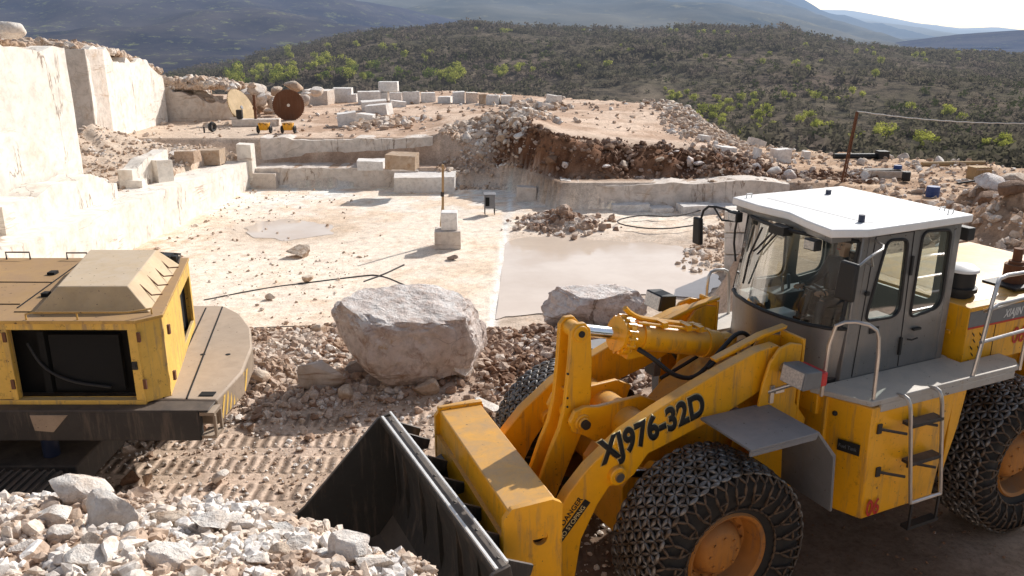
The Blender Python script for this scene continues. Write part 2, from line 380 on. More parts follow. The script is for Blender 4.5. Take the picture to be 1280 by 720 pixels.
# ---- boom arms
BT = [(1.74, .62), (1.74, .95), (1.62, 1.35), (1.42, 1.66), (1.2, 1.89), (.8, 2.18), (.4, 2.355), (.05, 2.49), (-.4, 2.645), (-.86, 2.78), (-1.1, 2.8), (-1.27, 2.70), (-1.32, 2.52), (-1.22, 2.40), (-1.0, 2.33), (-.43, 2.12), (.1, 1.98), (.5, 1.88), (.66, 1.68), (.8, 1.60), (.95, 1.62), (1.08, 1.45), (1.26, 1.1), (1.32, .7), (1.38, .45), (1.55, .35), (1.7, .45)]
for s in (1, -1):
    b = MB().prism(BT, s * .66, s * .80)
    b.cyl((-1.12, s * .62, 2.58), (-1.12, s * .83, 2.58), .13); b.cyl((.88, s * .6, 1.74), (.88, s * .86, 1.74), .10); b.cyl((1.55, s * .6, .56), (1.55, s * .86, .56), .14)
    arm = b.build('boom_arm', 'yellow', loader, .012)
    pm = MB()
    for (l, z, r) in ((-1.12, 2.58, .055), (.88, 1.74, .05), (1.55, .56, .06)): pm.cyl((l, s * .84, z), (l, s * .885, z), r)
    pm.build('pivot_pin', 'steel', arm)
    if s > 0: nearboom = arm
    # pale worn edge strip along the top
    st = MB()
    tp = BT[2:9]
    for (a, c) in zip(tp, tp[1:]):
        st.prism([(a[0], a[1] + .002), (c[0], c[1] + .002), (c[0], c[1] + .008), (a[0], a[1] + .008)], s * .672, s * .788)
# cross tube with bellcrank lugs
ct = MB().cyl((.42, -.66, 1.98), (.42, .66, 1.98), .19, n=28)
lug = [(1.08, 2.0), (1.12, 2.12), (1.06, 2.24), (.94, 2.27), (.78, 2.24), (.25, 2.26), (.05, 2.16), (.18, 1.84), (.5, 1.72), (.75, 1.8), (.95, 1.94)]
for a in (-.27, .21): ct.prism(lug, a, a + .06)
ct.cyl((.97, -.29, 2.10), (.97, .29, 2.10), .09)
ct.cyl((.97, .29, 2.10), (.97, .32, 2.10), .065)
ct.build('cross_tube', 'yellow', loader, .012)
pin = MB().cyl((.97, .315, 2.10), (.97, .36, 2.10), .05); pin.build('pivot_pin', 'black', loader)
# bellcrank lever : two plates
bc = [(1.06, 3.08), (1.0, 3.15), (.9, 3.15), (.83, 3.07), (.80, 2.7), (.80, 2.3), (.84, 2.05), (.92, 1.86), (1.06, 1.55), (1.22, 1.18), (1.28, .98), (1.38, .93), (1.47, .98), (1.49, 1.1), (1.40, 1.45), (1.28, 1.78), (1.18, 2.0), (1.12, 2.25), (1.08, 2.7)]
b = MB()
for a in (-.15, .09): b.prism(bc, a, a + .06)
b.cyl((.95, -.17, 3.04), (.95, .17, 3.04), .085); b.cyl((1.38, -.16, 1.06), (1.38, .16, 1.06), .085)
b.box((.86, -.09, 2.35), (1.04, .09, 2.38)); b.box((.83, -.09, 2.5), (.87, .09, 2.85))
bell = b.build('bellcrank', 'yellow', loader, .01)
pb = MB().cyl((.95, .15, 3.04), (.95, .185, 3.04), .035)
for z in (2.25, 2.35, 2.62): pb.cyl((1.09, .14, z), (1.09, .16, z), .012, n=6)
pb.build('bolt', 'black', bell)
# tilt link to coupler
MB().prism([(1.32, 1.12), (1.42, .98), (1.9, 1.12), (1.88, 1.26)], -.06, .06).build('tilt_link', 'yellow', loader, .01)
# tilt cylinder
A = Vector((-1.05, 0, 2.54)); B = Vector((.95, 0, 3.04)); D = (B - A).normalized()
c = MB().cyl(A + D * .12, A + D * 1.45, .155, n=32)
cylo = None
c.cyl(A + D * 1.18, A + D * 1.24, .175, n=32); c.cyl(A + D * .28, A + D * .33, .172, n=32)
c.cyl(A + D * 1.40, A + D * 1.46, .215, n=32); c.cyl(A + D * 1.46, A + D * 1.52, .19, n=32)
c.box((-1.15, -.1, 2.42), (-.95, .1, 2.66)); c.ball(A, .15)
for i in range(16):
    a = 2 * PI * i / 16; q = D.to_track_quat('Z', 'Y').to_matrix(); o_ = q @ Vector((.195 * math.cos(a), .195 * math.sin(a), 0))
    c.cyl(A + D * 1.38 + o_, A + D * 1.49 + o_, .026, n=8)
c.box((.1, -.08, 2.62), (.32, .08, 2.72)); 
tc_ = c.build('tilt_cylinder', 'yellow', loader)
MB().cyl(A + D * 1.5, A + D * 2.0, .068, n=28).build('rod', 'chrome', tc_)
pp = MB().tube([A + D * .35 + Vector((0, -.02, .19)), A + D * 1.15 + Vector((0, -.02, .19)), A + D * 1.34 + Vector((0, 0, .24)), A + D * 1.42 + Vector((0, 0, .30))], .03, smooth=1)
pp.tube([A + D * .35 + Vector((0, .09, .17)), A + D * 1.3 + Vector((0, .09, .17))], .018)
for k in (.45, .62, .95): pp.box(tuple(A + D * k + Vector((-.03, -.07, .15))), tuple(A + D * k + Vector((.03, .13, .215))))
pp.build('hydraulic_pipe', 'yellow', tc_)
MB().tube([(.22, .12, 2.74), (.1, .22, 2.66), (-.15, .3, 2.42), (-.42, .34, 2.36), (-.75, .3, 2.62), (-1.05, .22, 2.78), (-1.3, .15, 2.66), (-1.5, .1, 2.3)], .026, smooth=2).build('hydraulic_hose', 'black', loader)
MB().tube([(-.5, .42, 2.5), (-.8, .38, 2.66), (-1.15, .3, 2.72), (-1.4, .25, 2.5)], .022, smooth=2).tube([(-.3, -.15, 2.2), (-.7, -.2, 2.3), (-1.2, -.2, 2.5), (-1.5, -.2, 2.2)], .022, smooth=2).build('hydraulic_hose', 'black', loader)
# lift cylinders
for s in (1, -1):
    a = Vector((-.75, s * .72, 1.25)); b_ = Vector((.88, s * .72, 1.74)); d = (b_ - a).normalized()
    lc = MB().cyl(a, a + d * 1.15, .11, n=24).cyl(a + d * 1.1, a + d * 1.2, .13, n=24).build('lift_cylinder', 'yellow', loader)
    MB().cyl(a + d * 1.2, b_, .055, n=20).build('rod', 'chrome', lc)
# ---- front frame
ff = MB()
for s in (-1, 1):
    pr = [(-.80, 1.4), (-.82, 2.14), (-.86, 2.42), (-.93, 2.66), (-1.05, 2.8), (-1.2, 2.84), (-1.36, 2.80), (-1.34, 2.12), (-1.52, 1.9), (-1.48, 1.55), (-1.3, 1.2)]
    ff.prism(pr, s * .855, s * .895); ff.prism(pr, s * .54, s * .575)
    ff.box((-1.40, min(s * .54, s * .9), 1.9), (-1.365, max(s * .54, s * .9), 2.86))
    ff.prism([(-.42, 2.68), (-.45, 2.64), (-1.05, 2.82), (-1.38, 2.88), (-1.40, 2.92), (-1.05, 2.87)], s * .52, s * .62)
ff.prism([(.5, .62), (.55, 1.3), (.3, 1.62), (-.25, 1.8), (-.75, 2.25), (-1.25, 2.38), (-1.45, 2.2), (-1.5, .75), (-1.2, .6)], -.42, .42)
ff.box((-1.45, -.86, 1.0), (-1.2, .86, 1.55)); ff.box((-.2, -.62, .75), (.2, .62, 1.2))
fo = ff.build('front_frame', 'yellow', loader, .012)
for s in (1, -1):
    MB().cyl((-1.12, s * .895, 2.58), (-1.12, s * .93, 2.58), .06).box((-1.14, s * .9 - .02, 2.3), (-1.02, s * .9 + .02, 2.36)).build('pivot_pin', 'steel', fo)
# ---- articulation (dark)
MB().cyl((-1.68, 0, .65), (-1.68, 0, 1.9), .16).box((-1.75, -.3, .75), (-1.45, .3, .95)).box((-1.75, -.3, 1.55), (-1.45, .3, 1.75)).build('articulation_joint', 'black_frame', loader)
MB().tube([(-1.3, .3, 1.9), (-1.6, .5, 1.8), (-1.9, .3, 1.9)], .03, smooth=2).tube([(-1.3, -.3, 1.9), (-1.6, -.5, 1.7), (-1.9, -.3, 1.9)], .03, smooth=2).build('hydraulic_hose', 'black', loader)
# ---- front fenders
for s in (1, -1):
    pr = [(-.1, 2.15), (-.95, 2.15), (-1.2, 1.84), (-1.25, 1.2), (-1.28, 1.2), (-1.235, 1.86), (-.965, 2.18), (-.1, 2.18)]
    m = MB().prism(pr, s * .84, s * 1.62)
    m.prism([(-.1, 2.1), (-.93, 2.1), (-.96, 2.15), (-.1, 2.15)], s * 1.59, s * 1.62)
    m.box((-.7, min(s * .7, s * .9), 1.95), (-.6, max(s * .7, s * .9), 2.12))
    m.build('front_fender', 'grey_plate', loader, .006)
# ---- headlights
for s, l, z in ((1, -1.10, 2.60), (-1, -.98, 2.76)):
    y0 = s * 1.17
    h = MB().hull8([(l - .12, y0 - .17, z - .1), (l + .13, y0 - .17, z - .1), (l + .13, y0 + .17, z - .1), (l - .12, y0 + .17, z - .1)],
                   [(l - .12, y0 - .17, z + .08), (l + .10, y0 - .17, z + .10), (l + .10, y0 + .17, z + .10), (l - .12, y0 + .17, z + .08)])
    ho = h.build('headlight', 'stripe' if s > 0 else 'black', loader, .012)
    MB().prism([(l + .133, z - .085), (l + .14, z - .085), (l + .112, z + .085), (l + .105, z + .085)], y0 - .15, y0 + .15).build('lens', 'lamp', ho)
    if s > 0:
        MB().box((l - .20, y0 - .165, z - .095), (l - .118, y0 + .168, z + .06)).build('marker_light', 'red', ho, .012)
    MB().cyl((-.95, s * .88, 2.32), (l - .02, y0 - s * .02, z - .09), .022).box((-1.0, s * .9 - .02, 2.2), (-.95, s * .9 + .02, 2.4)).build('bracket', 'black_frame' if s < 0 else 'rail', ho)
# ---- rear frame
rf = MB()
rf.box((-5.4, -.5, .95), (-1.85, -.3, 1.7)); rf.box((-5.4, .3, .95), (-1.85, .5, 1.7)); rf.box((-2.3, -.55, .8), (-1.8, .55, 1.9))
rf.box((-6.3, -.9, .9), (-5.4, .9, 2.2)); rf.box((-3.1, -.9, 1.75), (-1.75, .9, 2.2)); rf.box((-1.75, -.95, 1.95), (-1.60, .95, 2.2))
rf.box((-1.76, .5, 1.2), (-1.64, 1.05, 2.2))
rf.build('rear_frame', 'yellow', loader, .012)
MB().box((-3.6, -.85, .9), (-2.2, .85, 1.7)).build('gearbox', 'black_frame', loader, .02)
# ---- side tanks
for s in (1, -1):
    plan_t = [(-1.66, 1.0), (-1.86, 1.49), (-3.14, 1.49), (-3.14, .85), (-1.66, .85)]
    bot = [(-1.68, 1.0), (-1.88, 1.49), (-3.0, 1.49), (-3.0, .85), (-1.68, .85)]
    bt = [(l, s * y, .86 if y > .9 else 1.0) for l, y in bot]; tp = [(l, s * y, 2.2) for l, y in plan_t]
    if s < 0: bt = bt[::-1]; tp = tp[::-1]
    m = MB().hull8(bt, tp)
    sk = m.build('side_tank', 'yellow', loader, .02)
    MB().prism([(-3.145, 1.05), (-3.145, 2.16), (-3.36, 2.16), (-3.30, 1.7), (-3.2, 1.3)], s * 1.42, s * 1.46).build('side_skirt', 'yellow', sk, .006)
    bm_ = MB()
    for (k, z) in ((.25, 2.02), (.3, 1.15)):
        l = -1.66 - .2 * k; y = 1.0 + .49 * k; bm_.ball((l + .004, s * y, z), .03, 6)
    bm_.build('tank_plug', 'black', sk)
# tank sign on the angled front face of the near tank
n_ = Vector((.49, .20, 0)).normalized(); u_ = Vector((-.20, .49, 0)).normalized()
O_ = Vector((-1.735, 1.19, 1.62)) + n_ * .022
sg = plate([(-.0, 0), (.24, 0), (.24, .13), (0, .13)], [], .012, O_, u_, (0, 0, 1), 'tank_sign', 'ink', loader)
text('Fuel Tank', .062, O_ + n_ * .01 + u_ * .015 + Vector((0, 0, .045)), u_, (0, 0, 1), 'sign_text', 'stripe', sg, sx=.8)
text('06', .27, (-1.92, 1.513, .90), (-1, 0, 0), (0, 0, 1), 'painted_number', 'red_ink', loader, sx=.75, off=.008)
# ---- ladder
ld = MB()
for l in (-2.22, -2.70): ld.tube([(l + .0, 1.46, 2.28), (l - .0, 1.58, 2.30), (l - .01, 1.63, 2.22), (l - .06, 1.64, 1.9), (l - .2, 1.66, 1.02)], .022, smooth=1)
ld.tube([(-2.42, 1.66, 1.02), (-2.90, 1.66, 1.02)], .022)
lo = ld.build('ladder', 'rail', loader)
for z, dl in ((1.97, -.05), (1.5, -.125)): MB().box((-2.71 + dl, 1.52, z - .02), (-2.23 + dl, 1.66, z + .02)).build('rung', 'black_frame', lo, .005)
MB().box((-2.89, 1.655, .72), (-2.86, 1.675, 1.0)).box((-2.46, 1.655, .72), (-2.43, 1.675, 1.0)).box((-2.91, 1.58, .68), (-2.42, 1.68, .72)).build('hanging_step', 'black', lo)
for l, z in ((-2.25, 1.88), (-2.72, 1.88), (-2.32, 1.35), (-2.8, 1.35)): MB().cyl((l + .28, 1.49, z + .06), (l, 1.62, z), .017, n=8).box((l + .25, 1.488, z + .01), (l + .31, 1.51, z + .12)).build('ladder_bracket', 'black_frame', lo)
# ---- platforms
pf = MB()
pf.prism([(-1.50, .93), (-1.80, 1.50), (-4.15, 1.50), (-4.3, 1.35), (-4.3, 1.14), (-3.62, 1.14), (-3.62, .93)], 2.23, 2.29, 'xy')
pf.prism([(-1.50, -.98), (-1.80, -1.50), (-4.15, -1.50), (-4.3, -1.35), (-4.3, -1.14), (-3.62, -1.14), (-3.62, -.98)], 2.23, 2.29, 'xy')
pf.box((-3.66, -.93, 2.23), (-3.5, .93, 2.285)); 
pf.box((-4.10, 1.46, 2.14), (-1.95, 1.50, 2.23)); pf.box((-4.10, -1.5, 2.14), (-1.95, -1.46, 2.23))
pf.build('platform', 'deck', loader, .008)
# ---- cab
cab = empty('cab', (0, 0, 0)); cab.parent = loader
z0, z1 = 2.3, 3.9; yc = .90
arc = [(-1.98, .90), (-1.82, .80), (-1.70, .58), (-1.63, .3), (-1.60, 0), (-1.63, -.3), (-1.70, -.58), (-1.82, -.80), (-1.98, -.90)]
def ring(scale_l=0): return arc
# lower front shell
m = MB(); n = len(arc)
v = [(l - .02, s, 2.22) for l, s in arc] + [(l, s, 2.86) for l, s in arc] + [(l - .05, s * .97, 2.86) for l, s in arc] + [(l - .07, s * .97, 2.22) for l, s in arc]
f = []
for i in range(n - 1):
    for k in range(4): a = k * n + i; b = ((k + 1) % 4) * n + i; f.append((a, a + 1, b + 1, b))
f += [(0, n, 2 * n, 3 * n), (n - 1, 2 * n - 1, 3 * n - 1, 4 * n - 1)]
m.add(v, f).build('front_panel', 'silver', cab, ang=60)
# windscreen glass curved, leaning slightly back
m = MB(); v = [(l, s, 2.88) for l, s in arc] + [(l - .16 * (1 if abs(s) < .85 else .9), s * .99, 3.86) for l, s in arc]
m.add(v, [(i, i + 1, n + i + 1, n + i) for i in range(n - 1)]); ws = m.build('windscreen', 'glass', cab, ang=70)
g = MB(); g.tube([(l + .006, s, 2.88) for l, s in arc], .022, 8); g.tube([(l - .145, s * .99, 3.85) for l, s in arc], .022, 8)
for s in (1, -1): g.tube([(-1.90, s * .88, 2.88), (-1.975, s * .86, 3.3), (-2.04, s * .87, 3.85)], .02)
g.build('seal', 'black', ws)
wp = MB().tube([(-1.74, -.05, 3.84), (-1.70, -.30, 3.55), (-1.70, -.36, 3.50)], .012).tube([(-1.74, .02, 3.84), (-1.69, -.28, 3.48)], .010).tube([(-1.73, -.28, 3.8), (-1.66, -.38, 3.45), (-1.66, -.45, 3.08)], .013)
wp.box((-1.82, -.12, 3.78), (-1.68, .12, 3.88)).build('wiper', 'black', ws)
# A pillars
for s in (1, -1):
    MB().hull8([(-1.92, s * .86, 2.22), (-1.92, s * .93, 2.22), (-2.10, s * .93, 2.22), (-2.10, s * .88, 2.22)][::s], [(-2.05, s * .84, 3.9), (-2.05, s * .91, 3.9), (-2.16, s * .91, 3.9), (-2.16, s * .86, 3.9)][::s]).build('pillar', 'silver', cab, .012)
    MB().box((-3.56, min(s * .80, s * .93), 2.22), (-3.46, max(s * .80, s * .93), 3.92)).build('pillar', 'silver', cab, .01)
# side walls with windows (near = door side)
win1 = rpoly([(-2.40, 3.84), (-2.72, 3.82), (-2.74, 3.0), (-2.66, 2.93), (-2.22, 2.94), (-2.24, 3.1)], .09)
win2 = rpoly([(-2.94, 3.88), (-3.40, 3.86), (-3.42, 3.06), (-3.36, 2.93), (-2.92, 2.88)], .09)
wall = [(-2.02, 2.22), (-3.52, 2.22), (-3.52, 3.93), (-2.14, 3.93)]
for s in (1, -1):
    sw = plate(wall, [win1, win2], .04, (0, s * .90, 0), (1, 0, 0), (0, 0, 1), 'side_wall', 'silver', cab, .004)
    for wv in (win1, win2):
        wo = MB().tube([(a, s * .925, b) for a, b in wv + [wv[0]]], .017, 8).build('window', 'black', sw)
        gl = bpy.data.meshes.new('pane'); gl.from_pydata([(a, s * .91, b) for a, b in wv], [], [tuple(range(len(wv)))]); gl.materials.append(M['glass'])
        # pane joined as its own object at the same depth
        po = bpy.data.objects.new('pane', gl); COL.objects.link(po); po.parent = sw
door = MB()
dl = [(-2.12, 2.3), (-2.22, 3.9), (-2.80, 3.9), (-2.84, 2.3)]
for a, b_ in zip(dl, dl[1:]): door.tube([(a[0], .922, a[1]), (b_[0], .922, b_[1])], .006, 6)
door.tube([(-2.25, .93, 3.915), (-2.86, .93, 3.915)], .012)
dd = door.build('door', 'black', cab)
MB().box((-2.98, .925, 2.72), (-3.10, .96, 2.745)).tube([(-2.92, .93, 2.62), (-2.95, .97, 2.62), (-3.04, .97, 2.63)], .01).build('handle', 'black', dd)
for a_, b_ in (((-2.80, .925, 2.45), (-2.83, .95, 2.66)), ((-2.80, .925, 3.4), (-2.83, .95, 3.62)), ((-2.15, .925, 3.25), (-2.2, .955, 3.29))): MB().box(a_, b_).build('hinge', 'black', dd)
MB().box((-2.30, .925, 2.78), (-2.44, .932, 2.85)).build('door_plate', 'black', dd)
# rear wall
plate([(-.88, 2.25), (.88, 2.25), (.88, 3.93), (-.88, 3.93)], [rrect(-.72, 2.95, .72, 3.82, .08)], .04, (-3.52, 0, 0), (0, 1, 0), (0, 0, 1), 'rear_wall', 'silver', cab)
gl = MB().add([(-3.52, -.72, 2.95), (-3.52, .72, 2.95), (-3.52, .72, 3.82), (-3.52, -.72, 3.82)], [(0, 1, 2, 3)]).build('rear_window', 'glass', cab)
MB().box((-3.5, -.88, 2.24), (-1.75, .88, 2.3)).build('cab_floor', 'black_frame', cab)
# roof
rt = [(-3.66, .98), (-2.0, 1.02), (-1.62, .86), (-1.72, .42), (-1.86, -.02), (-1.82, -.5), (-1.88, -1.02), (-2.1, -1.06), (-3.72, -1.02)]
m = MB().hull8([(l, s, 3.93) for l, s in rt], [(l, s, 4.02) for l, s in rt])
m.hull8([(-3.5, -.8, 4.02), (-3.5, .8, 4.02), (-2.2, .8, 4.02), (-2.2, -.8, 4.02)], [(-3.4, -.7, 4.045), (-3.4, .7, 4.045), (-2.3, .7, 4.045), (-2.3, -.7, 4.045)])
ro = m.build('roof', 'white_roof', cab, .014)
MB().box((-3.3, -.86, 3.88), (-2.0, .86, 3.93)).build('headliner', 'stripe', cab)
fr = MB(); fr.prism([(l, s) for l, s in [(-1.66, .84), (-1.76, .42), (-1.9, -.02), (-1.86, -.5), (-1.92, -.98), (-2.05, -.95), (-2.0, 0), (-1.95, .84)]], 3.86, 3.93, 'xy'); fr.build('visor', 'silver', cab, .006)
MB().cyl((-3.0, -.55, 4.04), (-3.0, -.55, 4.10), .035, n=10).build('bolt', 'blue_ink', ro)
MB().cyl((-2.2, .72, 4.02), (-2.2, .72, 4.10), .035, n=10).build('bolt', 'blue_ink', ro)
for l, s in ((-3.4, .85), (-3.45, .7), (-2.0, -.9)): MB().tube([(l, s, 4.02), (l, s, 4.07), (l - .08, s, 4.07), (l - .08, s, 4.02)], .008, 6).build('lifting_eye', 'white_ink', ro)
for (l, s, z) in ((-1.62, .62, 3.80), (-1.80, -.86, 3.80)):
    wl = MB().box((l - .06, s - .085, z - .05), (l + .04, s + .085, z + .07)).build('work_light', 'black', cab, .01)
    MB().box((l + .042, s - .07, z - .035), (l + .05, s + .07, z + .055)).build('lens', 'lamp', wl)
MB().box((-3.78, .72, 3.70), (-3.66, .95, 3.85)).cyl((-3.66, .83, 3.86), (-3.62, .83, 3.92), .02).build('work_light', 'black', cab, .01)
# mirrors
mr = MB().tube([(-2.2, .93, 3.86), (-2.0, 1.25, 3.88), (-1.72, 1.32, 3.84), (-1.52, 1.32, 3.72), (-1.5, 1.32, 3.5)], .014, smooth=1).tube([(-2.1, .93, 3.62), (-1.9, 1.2, 3.68), (-1.72, 1.32, 3.84)], .012).build('mirror_bracket', 'rail', cab)
MB().hull8([(-1.53, 1.12, 3.38), (-1.47, 1.12, 3.38), (-1.47, 1.36, 3.38), (-1.53, 1.36, 3.38)], [(-1.55, 1.14, 3.78), (-1.49, 1.14, 3.78), (-1.49, 1.36, 3.78), (-1.55, 1.36, 3.78)]).build('mirror', 'black', mr, .02)
mr = MB().tube([(-1.95, -.93, 3.80), (-1.85, -1.2, 3.86), (-1.78, -1.42, 3.84), (-1.76, -1.48, 3.6)], .016, smooth=1).tube([(-1.95, -.93, 3.72), (-1.85, -1.15, 3.70), (-1.82, -1.3, 3.86)], .014).tube([(-1.93, -.93, 3.9), (-1.93, -1.0, 3.5), (-1.95, -.95, 3.2)], .014, smooth=1).build('mirror_bracket', 'black', cab)
MB().hull8([(-1.80, -1.58, 3.32), (-1.73, -1.58, 3.32), (-1.73, -1.42, 3.32), (-1.80, -1.42, 3.32)], [(-1.79, -1.58, 3.68), (-1.72, -1.58, 3.68), (-1.72, -1.44, 3.68), (-1.79, -1.44, 3.68)]).build('mirror', 'black', mr, .02)
# interior
st = MB().box((-3.05, -.26, 2.68), (-2.5, .26, 2.82)).box((-3.16, -.25, 2.75), (-3.0, .25, 3.4), (0, -.12, 0)).box((-2.95, -.2, 2.3), (-2.6, .2, 2.68)); st.build('seat', 'brown_seat', cab, .04)
MB().box((-2.25, -.14, 2.3), (-2.05, .14, 2.75)).cyl((-2.2, 0, 2.7), (-2.32, 0, 3.02), .035).tube([(-2.34 + .07 * math.sin(a), .2 * math.cos(a), 3.04 + .19 * math.sin(a) * .45) for a in [2 * PI * i / 24 for i in range(25)]], .014).box((-2.36, -.2, 3.03), (-2.32, .2, 3.05)).build('steering_column', 'black', cab)
MB().box((-2.0, -.66, 2.82), (-1.78, -.36, 2.93)).box((-2.1, -.2, 2.7), (-1.72, .02, 2.80)).build('console', 'white_ink', cab, .01)
MB().box((-3.0, -.75, 2.3), (-2.2, -.45, 2.86)).box((-3.0, .4, 2.3), (-2.4, .6, 2.8)).tube([(-2.4, -.55, 2.86), (-2.38, -.55, 3.05)], .02).tube([(-2.55, -.6, 2.86), (-2.52, -.6, 3.05)], .02).build('lever_box', 'stripe', cab, .01)
# ---- handrails
hr = MB().tube([(-1.86, 1.46, 2.29), (-1.84, 1.46, 2.95), (-1.76, 1.45, 3.12), (-1.55, 1.3, 3.17), (-1.42, 1.2, 3.08), (-1.44, 1.15, 2.29)], .021, smooth=1); hr.build('handrail', 'rail', loader)
MB().tube([(-1.95, -1.45, 2.29), (-1.93, -1.45, 2.85), (-2.0, -1.45, 2.95), (-2.25, -1.45, 2.93), (-2.3, -1.45, 2.8), (-2.33, -1.45, 2.29)], .021, smooth=1).build('handrail', 'rail', loader)
hr = MB().tube([(-3.38, 1.47, 2.2), (-3.45, 1.47, 2.6), (-3.55, 1.46, 3.3), (-3.68, 1.4, 3.40), (-4.2, 1.38, 3.38), (-5.6, 1.35, 3.4)], .023, smooth=1)
hr.tube([(-3.5, 1.47, 3.05), (-3.62, 1.47, 3.10), (-5.6, 1.4, 3.12)], .02); hr.tube([(-3.43, 1.47, 2.68), (-5.6, 1.4, 2.72)], .02); hr.tube([(-4.25, 1.45, 2.2), (-4.28, 1.44, 3.12)], .02); hr.tube([(-5.6, 1.4, 2.3), (-5.6, 1.36, 3.4)], .02)
hr.tube([(-3.52, 1.46, 3.06), (-3.66, 1.30, 2.96), (-4.6, 1.2, 2.98)], .018)
hr.build('handrail', 'rail', loader)
# ---- hood
hd = MB().box((-6.6, -1.10, 2.2), (-3.70, 1.10, 2.93)); hd.hull8([(-3.95, -.95, 2.93), (-3.95, .95, 2.93), (-6.5, .95, 2.93), (-6.5, -.95, 2.93)], [(-4.1, -.8, 2.965), (-4.1, .8, 2.965), (-6.4, .8, 2.965), (-6.4, -.8, 2.965)])
hd.box((-5.9, -.7, 1.6), (-3.8, .7, 2.2)); hd.box((-3.70, -.9, 2.55), (-3.68, .9, 2.60))
ho = hd.build('engine_hood', 'yellow', loader, .025)
MB().prism([(-3.71, 2.88), (-6.58, 2.88), (-6.58, 2.69), (-3.71, 2.69)], 1.10, 1.106).build('stripe', 'stripe', ho)
MB().prism([(-3.71, 2.688), (-6.58, 2.688), (-6.58, 2.665), (-3.71, 2.665)], 1.10, 1.106).build('red_stripe', 'red_ink', ho)
text('XIAJIN', .14, (-4.32, 1.108, 2.73), (-1, 0, 0), (0, 0, 1), 'hood_lettering', 'white_ink', ho, sx=.8, off=.003, shear=.3)
text('06', .30, (-4.55, 1.108, 2.36), (-1, 0, 0), (0, 0, 1), 'hood_number', 'red_ink', ho, sx=.8, off=.004)
gm = MB()
for r_ in range(5):
    for q in range(2):
        l = -3.80 - .055 * r_ * .0 - q * .13 - .03 * (r_ % 2) ; z = 2.62 - r_ * .085 - q * .02
        gm.prism([(l, z), (l - .035, z - .03), (l - .05, z - .06), (l - .015, z - .03)], 1.10, 1.108)
gm.build('vent', 'ink', ho)
for l in (-4.2, -5.3): MB().box((l, 1.10, 2.22), (l - .008, 1.104, 2.66)).build('panel_gap', 'ink', ho)
pc = MB().cyl((-4.02, .70, 2.93), (-4.02, .70, 3.25), .155, n=28).cyl((-4.02, .70, 3.0), (-4.02, .70, 3.05), .19, n=28).cyl((-4.02, .7, 2.93), (-4.02, .7, 2.98), .12).build('air_precleaner', 'black', ho)
MB().lathe([(.0, .05), (.12, .04), (.18, .0), (.185, -.03), (.16, -.04)], (-4.02, .70, 3.28), 'z', 28).build('cap', 'white_roof', pc)
MB().cyl((-4.98, .72, 2.95), (-4.98, .72, 3.22), .13).cyl((-4.98, .72, 3.2), (-4.98, .72, 3.26), .09).cyl((-4.98, .72, 3.22), (-4.98, .72, 3.42), .055).build('exhaust', 'rust', ho)
MB().box((-5.2, .5, 2.966), (-4.7, .95, 2.99)).build('exhaust_plate', 'black', ho)
# ---- lettering on the near boom arm
al = math.atan2(.30, 1.21); U = Vector((-math.cos(al), 0, math.sin(al))); V = Vector((math.sin(al), 0, math.cos(al)))
O1 = Vector((1.04, .805, 1.90))
text('XJ976-32D', .365, O1, U, V, 'model_lettering_outline', 'cream', nearboom, sx=.74, off=.027, spacing=1.04)
text('XJ976-32D', .365, O1 + Vector((0, .004, 0)), U, V, 'model_lettering', 'ink', nearboom, sx=.74, off=.017, spacing=1.04)
a2 = R(49); U = Vector((-math.cos(a2), 0, math.sin(a2))); V = Vector((math.sin(a2), 0, math.cos(a2)))
O2 = Vector((1.50, .804, 1.12))
pl = plate([(0, 0), (.50, 0), (.50, .085), (0, .085)], [], .003, O2, U, V, 'warning_plate', 'ink', nearboom)
pl.location.y += .0
text('NO STOPING', .075, O2 + U * .02 + V * .017 + Vector((0, .0035, 0)), U, V, 'plate_lettering', 'cream', pl, sx=.92, off=.001, ext=.0008)
text('DANGER', .085, O2 + U * .16 + V * .105, U, V, 'warning_lettering', 'ink', nearboom, sx=.95, off=.002, ext=.001)
tr_ = MB()
for d_ in (.0, -.12):
    b0 = O2 + U * (.03 + d_) + V * (.10 + .0 if d_ == 0 else .0); p = [b0, b0 + U * .09, b0 + U * .045 + V * .08]
    for a, b_ in zip(p, p[1:] + p[:1]): tr_.tube([a, b_], .005, 5)
tr_.build('warning_triangle', 'ink', nearboom)
# ---- coupler frame
cp = MB()
cp.box((1.56, -1.15, 1.50), (2.05, 1.15, 1.86)); cp.box((1.54, -1.17, 1.84), (2.07, -1.10, 1.90))
cp.box((1.60, -.62, .35), (1.95, .62, .75))
for s in (-.55, -.2, .16, .5): cp.prism([(1.30, .45), (1.45, .35), (1.7, .4), (1.95, .5), (1.95, 1.5), (1.7, 1.5), (1.6, 1.0)], s, s + .05)
cpo = cp.build('coupler_frame', 'yellow', loader, .014)
for s in (1.10, -1.16):
    plate([(1.52, .22), (2.1, .22), (2.1, 1.78), (2.02, 1.88), (1.62, 1.90), (1.52, 1.84)], [circ(1.74, 1.52, .075), circ(1.74, .62, .075)], .06, (0, s + .03 if s > 0 else s, 0), (1, 0, 0), (0, 0, 1), 'end_plate', 'yellow', cpo, .008)
MB().box((1.62, -1.08, 1.3), (1.9, 1.08, 1.5)).box((1.60, 1.03, .3), (2.0, 1.09, 1.5)).build('frame_inside', 'void', cpo)
arch = lambda c0, w, a, b: [(c0 - w, a)] + [(c0 + w * math.cos(t), b + w * 1.0 * math.sin(t)) for t in [PI - PI * i / 10 for i in range(11)]] + [(c0 + w, a)]
plate([(-1.12, .28), (1.10, .28), (1.10, 1.56), (-1.12, 1.56)], [arch(-.82, .17, .33, 1.2), arch(.80, .17, .33, 1.2), rrect(-.45, .5, .4, 1.1, .06)], .05, (2.07, 0, 0), (0, 1, 0), (0, 0, 1), 'front_plate', 'yellow', cpo, .008)
